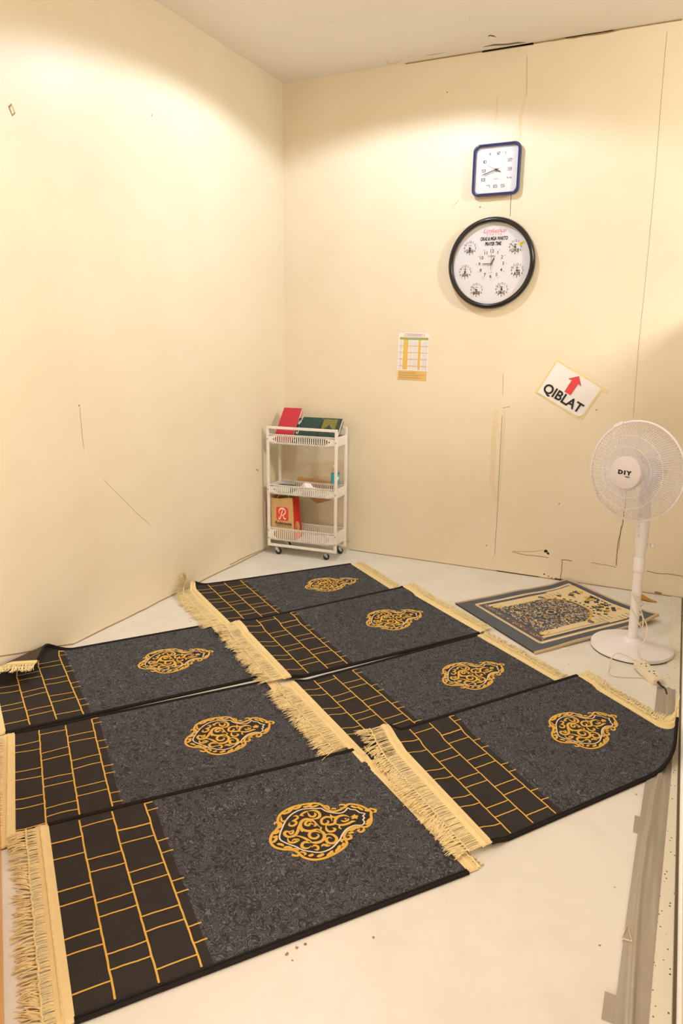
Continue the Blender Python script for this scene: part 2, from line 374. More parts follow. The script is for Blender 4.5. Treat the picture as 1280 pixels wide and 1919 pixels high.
crack([(942, 765), (956, 762)], .003, 'grime'); crack([(655, 1032), (720, 1040), (800, 1052), (880, 1064), (940, 1072), (1040, 1086), (1150, 1104), (1279, 1121)], .007, 'grime', jit=.003)
crack([(930, 1073), (960, 1077), (1010, 1082)], .012, 'grime', jit=.004); crack([(1040, 1086), (1065, 1092)], .02, 'grime', jit=.004); crack([(1228, 1110), (1240, 1113)], .02, 'grime', .0012, jit=.004)
def wspot(px, py, a, b, m):
    q = bw(px, py); w.poly([(q.x + a * R0.uniform(.7, 1) * math.cos(t), q.z + b * R0.uniform(.7, 1) * math.sin(t)) for t in [i * PI / 5 for i in range(10)]], m, tbo(.0013))
wspot(1023, 1033, .013, .012, 'darkhole'); wspot(1027, 1037, .009, .009, 'darkhole'); wspot(1020, 1076, .007, .005, 'darkhole')
for px, py in ((1028, 1080), (1034, 1083), (1038, 1087), (1046, 1088), (1118, 768), (838, 173), (1048, 944), (912, 1022), (653, 1015), (900, 388)): wspot(px, py, .006, .005, 'grime')
wspot(579, 526, .01, .01, 'patch')
struct(w, 'wall_back')
w = MB(); w.box((-0.12, YF, 0), (0, 0, HC), 'wall')
TL = Matrix(((0, 0, 1, 0), (1, 0, 0, 0), (0, 1, 0, 0), (0, 0, 0, 1)))             # (y, z) -> left wall
def tlo(d): T = TL.copy(); T[0][3] = d; return T
def lcrack(pl, wd, m='crack', d=.0009, jit=.002):
    P = [lw(*p) for p in pl]; Q = []
    for a, b in zip(P, P[1:]):
        for k in range(4): t = k / 4; Q.append((a.y + (b.y - a.y) * t + R0.uniform(-jit, jit), max(.001, a.z + (b.z - a.z) * t + R0.uniform(-jit, jit))))
    Q.append((P[-1].y, max(.001, P[-1].z))); w.line(Q, wd, m, tlo(d))
lcrack([(150, 765), (152, 800), (157, 840)], .0016, 'grime'); lcrack([(193, 898), (215, 920), (250, 955), (282, 985)], .0012, 'grime')
lcrack([(-260, 1360), (0, 1230), (140, 1206), (260, 1147), (300, 1127), (420, 1068), (500, 1029)], .006, 'grime', jit=.003)
lcrack([(430, 1058), (470, 1040), (500, 1026)], .005, 'grime', .0011, .004)
lcrack([(480, 880), (484, 882)], .008, 'grime')
q = lw(22, 207); w.poly([(q.y - .016, q.z + .01), (q.y, q.z + .026), (q.y + .016, q.z - .006), (q.y, q.z - .022)], 'grime', tlo(.001)); w.poly([(q.y - .01, q.z + .006), (q.y, q.z + .018), (q.y + .011, q.z - .004), (q.y, q.z - .015)], 'patch', tlo(.0016))
for px, py in ((284, 216), (148, 760)):
    q = lw(px, py); w.poly([(q.y + .004 * math.cos(t), q.z + .005 * math.sin(t)) for t in [i * PI / 4 for i in range(8)]], 'grime', tlo(.001))
struct(w, 'wall_left')
w = MB(); w.box((-0.12, YF - 0.12, 0), (5.2, YF, HC), 'wall'); struct(w, 'wall_front')
# right-hand partition: an opaque cream panel between posts, open above, a narrow gap under it, standing in a floor track
w = MB(); w.box((XR, -4.0, 0.058), (XR + .03, -0.001, 1.70), 'panel'); struct(w, 'wall_right')
w = MB(); w.box((2.632, -4.0, 0), (2.686, -0.002, 0.003), 'track'); struct(w, 'trim_1')
w = MB(); w.box((2.688, -4.0, 0), (2.6955, -0.002, 0.0015), 'groove'); struct(w, 'trim_2')
# open wooden door leaf seen edge-on at the left of the view
a, b = fl(-1, 1395), fl(8.5, 1900); d = (b - a).normalized(); nl = Vector((d.y, -d.x, 0))
if nl.x > 0: nl = -nl
w = MB()
w.box((0, 0, 0.004), (1.42, 0.04, 2.05), 'wood', Matrix(((d.x, nl.x, 0, a.x), (d.y, nl.y, 0, a.y), (0, 0, 1, 0), (0, 0, 0, 1)))); struct(w, 'door_1')

# ------------------------------------------------------------------ prayer rugs
RL, RW = 1.033, 0.659
class Rug:
    def __init__(s, tl, bl, br, tr, lift=None, wave=None, curl_l=None, curl_r=None, seed=0):
        s.c = [Vector(x) for x in (tl, bl, br, tr)]; s.lift = lift; s.wave = wave; s.cl = curl_l; s.cr = curl_r; s.seed = seed
    def pos(s, u, v, h):
        tl, bl, br, tr = s.c
        p = bl * ((1 - u) * (1 - v)) + br * (u * (1 - v)) + tr * (u * v) + tl * ((1 - u) * v)
        if s.lift: h += s.lift(u, v)
        if s.wave: h += max(0, s.wave(u, v))
        x, y = p; z = h
        if s.cl and x < s.cl[0]:
            xc, r, tm = s.cl; d = xc - x; th = min(d / r, tm); t = max(0, d - r * tm)
            x = xc - (r - h) * math.sin(th) - t * math.cos(th); z = r - (r - h) * math.cos(th) + t * math.sin(th)
        if s.cr and x > s.cr[0]:
            xc, r, tm = s.cr; d = x - xc; th = min(d / r, tm); t = max(0, d - r * tm)
            x = xc + (r - h) * math.sin(th) + t * math.cos(th); z = r - (r - h) * math.cos(th) + t * math.sin(th)
        return Vector((x, y, z))
    def uv_of(s, P):
        u = v = .5; tl, bl, br, tr = s.c
        for _ in range(15):
            p = bl * ((1 - u) * (1 - v)) + br * (u * (1 - v)) + tr * (u * v) + tl * ((1 - u) * v) - Vector((P[0], P[1]))
            du = (br - bl) * (1 - v) + (tr - tl) * v; dv = (tl - bl) * (1 - u) + (tr - br) * u
            D = du.x * dv.y - du.y * dv.x; u -= (p.x * dv.y - p.y * dv.x) / D; v -= (du.x * p.y - du.y * p.x) / D
        return u, v
H0 = .006
RUG_A = Rug((.9529, -3.1372), (1.5033, -3.5753), (2.1565, -2.7537), (1.6222, -2.3506))

# medallion drawn once in rug coordinates (metres along and across the rug)
def med(pts, closed=False, step=5):
    out = []
    for (x, y) in pts:
        q = fl(480 + x / 4.923, 1480 + y / 4.923, .008); u, v = RUG_A.uv_of(q); out.append(Vector((u * RL, v * RW)))
    return smooth_path(out, step, closed)
OUT = [(600,135),(560,124),(520,124),(440,133),(360,150),(290,178),(235,215),(208,250),(200,290),(210,330),(185,370),(150,405),(133,450),(140,495),(180,530),(250,548),(310,550),(370,565),(405,595),(440,622),(500,640),(560,642),(630,628),(700,600),(770,560),(820,520),(836,490),(828,462),(812,430),(820,400),(850,368),(900,345),(950,338),(1000,342),(1035,330),(1058,300),(1064,265),(1060,230),(1058,200),(1010,168),(960,145),(900,132),(850,132),(815,160),(775,182),(730,196),(690,194),(650,176)]
WHT = [(600,170),(640,195),(700,210),(760,215),(800,208),(830,185),(845,165),(870,180),(920,185),(955,210),(1005,218),(985,240),(1000,258),(985,275),(1000,295),(980,325),(920,325),(870,340),(825,370),(790,420),(778,450),(745,490),(700,535),(640,565),(580,577),(510,570),(430,555),(370,525),(300,500),(235,470),(215,440),(225,390),(250,330),(268,295),(300,250),(350,210),(420,180),(500,172),(560,172)]
CURLS = [ # (points, width factor)
 ([(590,345),(545,300),(510,276),(455,270),(415,298),(410,340),(440,370),(500,378),(560,362),(600,375)],1.1), ([(545,300),(552,325),(530,335)],.7), ([(540,320),(500,310),(482,328),(455,318),(462,295),(490,285),(512,300)],.9),
 ([(560,362),(605,382),(630,415),(622,455),(580,482),(525,485),(478,468)],1.1), ([(600,400),(560,382),(510,385),(490,415),(508,442),(550,446),(578,422),(560,402)],.95), ([(600,340),(595,370)],.6),
 ([(628,425),(660,408),(705,412),(740,440),(738,475),(705,492),(665,486),(648,460),(670,438),(700,448)],1.0), ([(480,195),(540,190),(580,212),(586,242),(560,262),(500,268)],1.0), ([(475,205),(495,240),(530,246),(548,226),(535,208)],.85), ([(400,240),(440,210),(480,195)],.8), ([(410,238),(440,235)],.7),
 ([(310,300),(305,325),(340,332),(370,310),(365,290),(345,298)],.85), ([(340,245),(372,240),(385,258),(350,282),(325,290)],.8), ([(415,300),(392,335),(384,380),(352,422),(295,432),(262,408),(275,385),(310,385),(345,368)],1.0), ([(300,395),(330,405),(348,372)],.8),
 ([(352,425),(400,428),(460,452),(500,482),(450,482),(422,505),(432,532),(475,538),(510,515)],1.0), ([(290,440),(302,478),(345,486),(392,462),(350,458),(330,475)],.85), ([(510,530),(540,512),(572,525),(565,552),(535,548)],.8), ([(600,524),(625,505),(650,515),(690,512)],.9), ([(630,508),(660,500)],.7),
 ([(700,292),(690,258),(645,250),(605,275),(608,312),(645,316),(668,292),(650,282)],.9), ([(600,300),(650,322),(720,312),(732,275),(765,243),(820,236),(862,252)],1.0), ([(720,312),(780,324),(838,315),(888,292),(920,290)],.95), ([(645,322),(648,362),(672,384),(715,380),(728,358),(700,352)],.9), ([(682,225),(700,248),(735,252),(768,240)],.85), ([(782,280),(810,292),(845,280),(855,262)],.8), ([(815,270),(835,262)],.6),
 ([(880,270),(940,235)],.8), ([(885,236),(935,268)],.7), ([(905,225),(915,262)],.7), ([(870,250),(945,250)],.6), ([(770,325),(768,350),(790,362)],.6), ([(400,340),(430,390)],.8),
 # scrolls riding on the outer ring
 ([(200,365),(225,340),(228,312),(200,300),(172,308),(170,325)],.9), ([(232,245),(235,285),(262,290),(285,272)],.8), ([(405,592),(380,608),(345,605),(338,590)],.9), ([(400,575),(430,575),(455,590),(440,605)],.8), ([(835,470),(810,458),(788,470),(800,486)],.9), ([(815,440),(845,456),(875,445),(870,420),(845,425)],.9), ([(985,345),(995,370),(965,390),(942,375),(960,362)],.9), ([(1058,195),(1050,175),(1075,178),(1100,185),(1098,205),(1075,208)],.9), ([(765,150),(778,138),(815,140),(822,160),(795,170),(770,162)],.85), ([(600,150),(650,150),(672,172),(640,180)],.8),
 # leaves inside the ring
 ([(290,190),(320,185),(350,165)],1.0), ([(345,180),(380,170),(420,145)],1.0), ([(430,160),(470,155),(520,135)],1.0), ([(240,225),(280,215),(330,190)],1.0), ([(480,152),(520,158),(580,140)],.9), ([(150,440),(180,435),(200,425)],1.0), ([(150,490),(175,470),(195,440)],1.0), ([(190,500),(230,505),(255,520)],1.0), ([(250,535),(300,530),(340,545)],1.0), ([(160,410),(195,395),(215,370)],.9), ([(320,560),(360,545),(400,560)],.8),
 ([(480,610),(510,605),(525,590)],1.0), ([(560,620),(600,605),(625,588)],1.1), ([(650,612),(690,585),(705,560)],1.1), ([(730,575),(760,545),(775,510)],1.1), ([(790,525),(805,505),(812,490)],.9), ([(850,405),(880,395),(905,395)],.9), ([(860,380),(895,368),(920,350)],.9), ([(870,150),(900,160),(930,170)],1.0), ([(930,155),(960,175),(990,190)],1.0), ([(1000,185),(1020,195),(1045,195)],.9), ([(1015,300),(1035,290),(1055,262)],1.0), ([(1005,320),(1030,312),(1050,290)],.9), ([(690,180),(715,175),(740,180)],.8), ([(880,345),(930,355),(960,345)],.7),
]
MED = dict(out=med(OUT, True), wht=med(WHT, True, 2), curls=[(med(p, step=6), k) for p, k in CURLS])
cps = [.862, .774, .587, .506, .337, .264, .097]
BRICK = [(0, .085, cps), (.085, .179, [.923, .722, .645, .465, .390, .212, .141]), (.179, .275, [.838, .764, .581, .504, .327, .251, .077]), (.275, .309, [.92, .72, .64, .46, .39, .21, .13])]

def make_rug(R, label, seed, fr=((.060, .047), (.060, .047)), vmin=0):
    rng = random.Random(seed)
    ctr = sum(R.c, Vector((0, 0))) / 4
    root = thing('prayer_rug', (ctr.x, ctr.y, 0), label, 'rug', 'black and gold prayer rugs laid in two rows')
    # --- pile (solid slab, black head end + grey field, woven lines and medallion)
    us = sorted(set([round(i * .0125, 4) for i in range(81)] + [.3015])); vs = [i / 50 for i in range(51)]
    b = MB(); nU, nV = len(us), len(vs)
    P = []; UV = []
    for h in (H0, 0.0008):
        for u in us:
            for v in vs: P.append(R.pos(u, v, h)); UV.append((u * RL, v * RW + seed * 1.37))
    o2 = nU * nV; F = {'field': [], 'head': [], 'backing': [], 'bind': []}
    for i in range(nU - 1):
        for j in range(nV - 1):
            a = i * nV + j; q = (a, a + nV, a + nV + 1, a + 1)
            F['head' if us[i + 1] <= .302 else 'field'].append(q); F['backing'].append(tuple(o2 + k for k in reversed(q)))
    for i in range(nU - 1):
        for j in (0, nV - 1): a = i * nV + j; F['bind'].append((a, a + nV, o2 + a + nV, o2 + a))
    for j in range(nV - 1):
        for i in (0, nU - 1): a = i * nV + j; F['backing'].append((a, a + 1, o2 + a + 1, o2 + a))
    k0 = len(b.v); b.v += [tuple(p) for p in P]
    for i, t in enumerate(UV): b.uv[k0 + i] = t
    for m, fs in F.items():
        mi = b.mi(m)
        for q in fs: b.f.append(q); b.m.append(mi)
    def draw(path, wd, m, h, taper=False):          # a stroke lying on the pile
        v2, fs = ribbon(path, wd, taper); b.add([R.pos(p.x / RL, p.y / RW, h) for p in v2], fs, m)
    def dens(p, q, n): return [Vector(p) + (Vector(q) - Vector(p)) * (i / n) for i in range(n + 1)]
    nz = lambda a, c: noise.noise((a * 9, c * 9, seed * 3.1))
    wob = .012 if seed in (2, 3) else .004
    def warp(L): return [Vector((p.x + .0015 * nz(p.y * 4, 1), p.y + wob * nz(p.x + 2, p.y) * (1 - sstep(.2, .3, p.x)) + .0012 * nz(p.x * 7, 7))) for p in L]
    for u in (.085, .179, .275): draw(warp(dens((u * RL, .02 * RW), (u * RL, .975 * RW), 60)), .005, 'gold', H0 + .0012)
    for u0, u1, ys in BRICK:
        for v in ys: draw(warp(dens((u0 * RL + .002, v * RW), (u1 * RL, (v + .0) * RW), 12)), .0043, 'gold', H0 + .0010)
    draw(warp(dens((.275 * RL, .975 * RW), (.30 * RL, .975 * RW), 4)), .005, 'gold', H0 + .0011)
    tri = geometry.tessellate_polygon([[Vector((p.x, p.y, 0)) for p in MED['out']]])
    b.add([R.pos(p.x / RL, p.y / RW, H0 + .0007) for p in MED['out']], [tuple(t) for t in tri], 'head')
    draw(MED['out'] + MED['out'][:1], .0085, 'gold', H0 + .0013)
    draw(MED['wht'] + MED['wht'][:1], .0048, 'white', H0 + .0016)
    for i, (p, k) in enumerate(MED['curls']): draw(p, .0094 * k, 'gold', H0 + .0013 + .00002 * i, True)
    b.build('pile', root)
    # --- black overlocked long edges
    for v in (0, 1):
        e = MB(); sgn = -1 if v == 0 else 1
        e.tube([R.pos(u / 80, v + sgn * .004, .0045) for u in range(0, 81)], .0058, 'bind', 8); e.tube([R.pos(u / 80, v - sgn * .008, .0066) for u in range(0, 81)], .0036, 'bind', 6)
        e.build('edge_binding', root, smooth=True)
    # --- woven cream band and tassels at both ends
    for end in (0, 1):
        U = (lambda d: -d / RL) if end == 0 else (lambda d: 1 + d / RL)
        g = MB(); nb = 44; rows = [(-.002, .0072), (.0, .0072), (.010, .0062), (.018, .0066), (.022, .0076), (.026, .0066), (.030, .0056), (.034, .0048), (.036, .0044)]
        if end == 1: rows = [(d, min(h, .0060)) for d, h in rows]
        vs2 = [R.pos(U(d), -.004 + 1.008 * j / nb, h) for d, h in rows for j in range(nb + 1)]
        vs2 += [R.pos(U(d), -.004 + 1.008 * j / nb, max(.0008, h - .0035)) for d, h in rows for j in range(nb + 1)]
        n1 = nb + 1; nr = len(rows); fs = []
        for s_ in (0, 1):
            for i in range(nr - 1):
                for j in range(nb): k = s_ * nr * n1 + i * n1 + j; fs.append((k, k + 1, k + n1 + 1, k + n1))
        for j in range(nb): k = (nr - 1) * n1 + j; fs.append((k, k + 1, k + 1 + nr * n1, k + nr * n1))
        for i in range(nr - 1):
            for j in (0, nb): k = i * n1 + j; fs.append((k, k + n1, k + n1 + nr * n1, k + nr * n1))
        g.add(vs2, fs, 'band')
        for d_ in (.022,): g.tube([R.pos(U(d_), j / nb, .0078 if end == 0 else .006) for j in range(nb + 1)], .0022, 'tassel', 5)
        bo = g.build('fringe_band', root, smooth=True)
        LA, TLN = fr[end]; t = MB(); nt_ = 125
        for j in range(nt_):                              # open ladder of threads
            v = (j + .5) / nt_ + rng.uniform(-.002, .002)
            if v < vmin and end == 0: continue
            for s_ in (-.0012, .0012):
                t.strand([R.pos(U(.035), v + s_ / RW, .0042), R.pos(U((.035 + LA) / 2), v + (s_ * .5 + rng.uniform(-.0012, .0012)) / RW, .0046 + rng.uniform(0, .002)), R.pos(U(LA), v + s_ * .4 / RW, .0042)], .0013, 'tassel')
        kn = [R.pos(U(LA + rng.uniform(-.0022, .0022)), j / 120, .0048 + rng.uniform(0, .0025)) for j in range(121) if j / 120 >= vmin or end == 1]
        t.tube(kn, [.0022 + rng.uniform(0, .0018) for _ in kn], 'tassel', 5)
        nb2 = 52; sway = rng.uniform(-.2, .2)
        for j in range(nb2):
            v = (j + .5) / nb2; dirn = .55 * noise.noise((j * .13, seed * 5 + end * 2.3, 0)) * 1.6 + sway
            if v < vmin and end == 0: continue
            ln = TLN * rng.uniform(.8, 1.2)
            for s_ in range(8):
                aa = dirn + rng.gauss(0, .17); l2 = ln * rng.uniform(.75, 1.05); bend = rng.gauss(0, .25); hh = (.0032 if seed < 4 else .0048) + rng.uniform(0, .004)
                pts = []; x = LA; y = v * RW + rng.uniform(-.0022, .0022)
                for k in range(6):
                    q = k / 5; pts.append(R.pos(U(max(x, .05)), y / RW, max(.0022, hh + .0035 * math.sin(PI * q * .9) * rng.uniform(.4, 1.1) - .0035 * q)))
                    x += l2 / 5 * math.cos(aa + bend * q); y += l2 / 5 * math.sin(aa + bend * q)
                t.strand(pts, [.0016, .0016, .0015, .0014, .0012, .0008], 'tassel')
        to = t.build('tassel_fringe', bo, smooth=True)
        to['kind'] = 'stuff'
    return root

def wv(amp, seed, fx=6, reach=.4):
    return lambda u, v: amp * (noise.noise((u * fx, v * fx * .6, seed)) + .15) * (1 - sstep(reach * .5, reach, u)) * (1 if 0 <= u else 1)
def over_left(h, rad=.07): return lambda u, v: h * (1 - sstep(.0, rad, u))
def over_top(h): return lambda u, v: h * sstep(.79, .87, v)
def both(*fs): return lambda u, v: sum(f_(u, v) for f_ in fs)
def tip(amp): return lambda u, v: amp * sstep(.86, 1.0, v) * (1 - sstep(-.03, .06, u))
RUGS = [
 (RUG_A, 'black prayer rug with gold medallion nearest the camera, its black lower edge on bare floor', 1, over_top(.0115), wv(.003, 1)),
 (Rug((.4215, -2.8046), (.925, -3.235), (1.605, -2.452), (1.0443, -2.0193)), 'black prayer rug in the left row between the folded-corner rug and the nearest one', 2, None, wv(.007, 2)),
 (Rug((-.1679, -2.4278), (.388, -2.817), (1.0062, -1.9928), (.4503, -1.6036)), 'black prayer rug with one corner folded back against the left wall', 3, None, wv(.003, 3)),
 (Rug((.0107, -1.160), (.5456, -1.5473), (1.1534, -.7044), (.673, -.3113)), 'black prayer rug farthest back, in front of the white trolley', 4, over_left(.004), wv(.003, 4)),
 (Rug((.592, -1.5319), (1.1367, -1.9505), (1.7491, -1.0736), (1.1587, -.6207)), 'second black prayer rug from the trolley, reaching the edge of the blue-grey patterned rug', 5, both(over_left(.0130), over_top(.0115), lambda u, v: .011 * sstep(.985, 1.02, u)), wv(.002, 5)),
 (Rug((1.1712, -1.9838), (1.697, -2.3815), (2.270, -1.505), (1.7439, -1.1068)), 'third black prayer rug from the trolley, next to the rug curled at the partition', 6, over_left(.0130), wv(.002, 6)),
 (Rug((1.6922, -2.1915), (2.1902, -2.6178), (2.7677, -1.793), (2.2697, -1.3667)), 'black prayer rug on the right, its corner curled up against the partition', 7, both(over_left(.0130), over_top(.0115), tip(.03)), None),
]
RUGS[2][0].cl = (.052, .045, PI * 1.0); RUGS[3][0].cl = (.075, .06, PI / 2); RUGS[6][0].cr = (2.60, .075, PI / 2)
for Rg, label, seed, lf, wave in RUGS:
    Rg.lift = lf; Rg.wave = wave; make_rug(Rg, label, seed, ((.062, .05) if seed < 4 else (.088, .062), (.042, .018) if seed < 4 else (.050, .046)), .16 if seed == 6 else 0)

# ------------------------------------------------------------------ blue-grey patterned prayer rug
BL_, BW_ = .98, .67
BR_ = Rug((2.035, -.035), (1.5192, -.7149), (2.0517, -1.1888), (2.568, -.475))
# u runs along the length from the near end (bl..br) to the wall end: u->(bl->tl)
def bpos(u, v, h):      # u 0..1 length (away from the black rugs), v 0..1 across (towards the fan)
    p = BR_.c[1] * ((1 - u) * (1 - v)) + BR_.c[2] * ((1 - u) * v) + BR_.c[3] * (u * v) + BR_.c[0] * (u * (1 - v))
    hh = h + .012 * max(0, noise.noise((u * 3.1, v * 2.7, 4.2)) + .1) * sstep(.25, .8, u) + .028 * sstep(.82, 1.0, u) * (.35 + .65 * sstep(.5, 1, v)) + .006 * sstep(.9, 1, v) * sstep(.1, .3, u)
    return Vector((p.x, min(p.y, -.012), hh))
root = thing('patterned_prayer_rug', (2.05, -.6, 0), 'blue-grey prayer rug with floral arch and cream borders, beside the fan base', 'rug')
b = MB(); nu, nv = 60, 46
def bgrid(u0, u1, v0, v1, h, m, nu=10, nv=10):
    vs = [bpos(u0 + (u1 - u0) * i / nu, v0 + (v1 - v0) * j / nv, h) for i in range(nu + 1) for j in range(nv + 1)]
    b.add(vs, [(i * (nv + 1) + j, (i + 1) * (nv + 1) + j, (i + 1) * (nv + 1) + j + 1, i * (nv + 1) + j + 1) for i in range(nu) for j in range(nv)], m)
bgrid(0, 1, 0, 1, .009, 'slate', 60, 46); bgrid(0, 1, 0, 1, .001, 'backing', 60, 46)
for e in ((0, 0, 0, 1), (1, 1, 0, 1), (0, 1, 0, 0), (0, 1, 1, 1)):
    n = 40; vs = []
    for i in range(n + 1):
        t = i / n; u = e[0] + (e[1] - e[0]) * t; v = e[2] + (e[3] - e[2]) * t; vs += [bpos(u, v, .009), bpos(u, v, .001)]
    b.add(vs, [(2 * i, 2 * i + 1, 2 * i + 3, 2 * i + 2) for i in range(n)], 'backing')
hb = [.0098]
def bdraw(path, wd, m, taper=False):
    hb[0] += .0000003
    v2, fs = ribbon([Vector((p[0] * BL_, p[1] * BW_)) for p in path], wd, taper); b.add([bpos(p.x / BL_, p.y / BW_, hb[0]) for p in v2], fs, m)
def bline(p, q, wd, m, n=30): bdraw([(p[0] + (q[0] - p[0]) * i / n, p[1] + (q[1] - p[1]) * i / n) for i in range(n + 1)], wd, m)
def bspot(u, v, a, c_, m, n=7, jag=.3, rot=0, rg=random):
    hb[0] += .0000003; P = []
    for k in range(n):
        t = 2 * PI * k / n; r = 1 - jag * rg.random(); x, y = a * r * math.cos(t), c_ * r * math.sin(t)
        P.append(((u * BL_ + x * math.cos(rot) - y * math.sin(rot)) / BL_, (v * BW_ + x * math.sin(rot) + y * math.cos(rot)) / BW_))
    b.add([bpos(x, y, hb[0]) for x, y in P], [tuple(range(n))], m)
rb = random.Random(11)
# cream frame with dotted guard stripe
for (p, q) in (((.11, .1), (.11, .9)), ((.11, .1), (.95, .1)), ((.11, .9), (.95, .9))): bline(p, q, .02, 'cream')
for k in range(46):
    t = k / 45; bspot(.11, .11 + .78 * t, .0035, .003, 'dslate', rg=rb); bspot(.13 + .8 * t, .1, .003, .0035, 'dslate', rg=rb); bspot(.13 + .8 * t, .9, .003, .0035, 'dslate', rg=rb)
for v in (.145, .855): bline((.135, v), (.62, v), .004, 'dslate'); bline((.15, v + (.022 if v < .5 else -.022)), (.95, v + (.022 if v < .5 else -.022)), .022, 'cream')
bline((.16, .13), (.16, .87), .03, 'rust')
for k in range(150): bspot(.145 + rb.random() * .03, .13 + .74 * rb.random(), .004, .004, rb.choice(['cream', 'slate', 'dslate', 'haze', 'ochre']), rg=rb)
hb[0] = .0102
# white pillars with lobes and black medallions
for v in (.21, .79):
    bline((.2, v), (.935, v), .046, 'cream'); bline((.7, v + (-.05 if v < .5 else .05)), (.935, v + (-.05 if v < .5 else .05)), .04, 'cream'); hb[0] += .0003; bspot(.22, v, .04, .02, 'ochre', 12, .1, rg=rb); hb[0] += .0003; bspot(.22, v, .03, .012, 'cream', 12, .1, rg=rb)
    bspot(.60, v, .022, .02, 'cream', 12, 0, rg=rb); hb[0] += .0003; bspot(.60, v, .019, .017, 'dslate', 12, 0, rg=rb); hb[0] += .0003; bspot(.60, v, .012, .010, 'haze', 10, 0, rg=rb); hb[0] += .0003; bspot(.60, v, .007, .006, 'dslate', 10, 0, rg=rb)
    for k in range(4): bline((.66 + k * .035, v - .03), (.66 + k * .035, v + .03), .003, 'dslate')
# flower field
hb[0] = .0112
for k in range(2300):
    u = .20 + rb.random() * .52; v = .24 + rb.random() * .52
    edge = abs(v - .5) / .26
    if u > .74 - .16 * edge ** 3: continue
    s_ = rb.uniform(.0035, .0085); mm = rb.choice(['cream', 'ochre', 'haze', 'dslate', 'rust', 'cream', 'cream', 'haze', 'slate'])
    bspot(u, v, s_ * rb.uniform(.8, 1.5), s_ * .8, mm, 7, .45, rb.uniform(0, PI), rb)
    if rb.random() < .4: bspot(u, v, s_ * .45, s_ * .4, rb.choice(['rust', 'ochre', 'dslate']), 5, .3, rb.uniform(0, PI), rb)
for k in range(46):
    a0 = rb.uniform(0, 2 * PI); u0, v0 = .2 + rb.random() * .5, .27 + rb.random() * .46
    bdraw([(u0 + .0010 * i * math.cos(a0 + i * .25), v0 + .0014 * i * math.sin(a0 + i * .25)) for i in range(16)], .003, rb.choice(['ochre', 'cream', 'dslate']), True)
for rr, mm in ((.05, 'dslate'), (.044, 'cream'), (.04, 'dslate'), (.03, 'rust'), (.022, 'cream'), (.016, 'dslate')):
    hb[0] += .0001; P = [(.48 + rr * (1 + .18 * math.cos(8 * t)) * math.cos(t) / BL_ * 1.5, .5 + rr * (1 + .18 * math.cos(8 * t)) * math.sin(t) / BW_ * 1.1) for t in [i * 2 * PI / 48 for i in range(48)]]
    b.add([bpos(x, y, hb[0]) for x, y in P] + [bpos(.48, .5, hb[0])], [(i, (i + 1) % 48, 48) for i in range(48)], mm)
# arch head: cream spandrels with dark stepped motifs, ochre trim
hb[0] = .0116
arch = [(.74 - .16 * (abs(v - .5) / .26) ** 3, v) for v in [.24 + .52 * i / 24 for i in range(25)]]
P = arch + [(.93, .76), (.93, .24)]
vs = [bpos(u + (.93 - u) * k / 10, v, hb[0]) for u, v in arch for k in range(11)]
b.add(vs, [(i * 11 + k, i * 11 + 11 + k, i * 11 + 12 + k, i * 11 + k + 1) for i in range(24) for k in range(10)], 'cream'); hb[0] += .0004
bdraw([(u + .008, v) for u, v in arch], .014, 'ochre')
for i, (u, v) in enumerate(arch):
    if i % 2 == 0: bspot(u + .032, v, .012, .012, 'dslate', 8, .5, 0, rb)
for i in range(85):
    u = .72 + rb.random() * .2; v = .25 + rb.random() * .5
    if u < .80 - .16 * (abs(v - .5) / .26) ** 3: continue
    s_ = rb.uniform(.006, .012); mm = rb.choice(['dslate'] * 4 + ['ochre'])
    for (dx, dy) in ((0, 0), (s_, 0), (0, s_), (-s_, 0), (0, -s_)):
        hb[0] += .0000003; q = s_ * .55
        b.add([bpos(u + (dx + a_ * q) / BL_, v + (dy + c_ * q) / BW_, hb[0]) for a_, c_ in ((-1, -1), (1, -1), (1, 1), (-1, 1))], [(0, 1, 2, 3)], mm)
bline((.93, .12), (.93, .88), .02, 'cream'); bline((.945, .12), (.945, .88), .004, 'dslate')
for k in range(3): bline((.83 + .03 * k, .80), (.83 + .03 * k, .87), .004, 'dslate')
b.build('pile', root)
e = MB(); per = [(i / 40, 0) for i in range(41)] + [(1, j / 30) for j in range(1, 31)] + [(1 - i / 40, 1) for i in range(1, 41)]
e.tube([bpos(u, v, .0055) for u, v in per], .0088, 'beige', 8)
e.build('edge_binding', root, smooth=True)

# ------------------------------------------------------------------ trolley
TX, TY, TA, TW, TD, TB0, TZ = .046, -.3417, .0701, .516, .1966, .058, .896
ca, sa = math.cos(TA), math.sin(TA)
def tp(a, b_, z): return Vector((TX + ca * a - sa * b_, TY + sa * a + ca * b_, z))
TT = Matrix(((ca, -sa, 0, TX), (sa, ca, 0, TY), (0, 0, 1, 0), (0, 0, 0, 1)))
root = thing('storage_trolley', tp(TW / 2, TD / 2, 0), 'white three-tier slim rolling trolley in the corner of the room', 'trolley')
PW = .018
for y0, y1 in ((0, PW), (TD - PW, TD)):
    b = MB()
    b.rbox((0, y0, TB0), (PW, y1, TZ), 'cart', .003, TT); b.rbox((TW - PW, y0, TB0), (TW, y1, TZ), 'cart', .003, TT)
    b.rbox((PW - .001, y0, TZ - PW), (TW - PW + .001, y1, TZ - .0005), 'cart', .003, TT, ax=0); b.rbox((PW - .001, y0, TB0 + .0005), (TW - PW + .001, y1, TB0 + PW), 'cart', .003, TT, ax=0)
    b.build('frame', root)
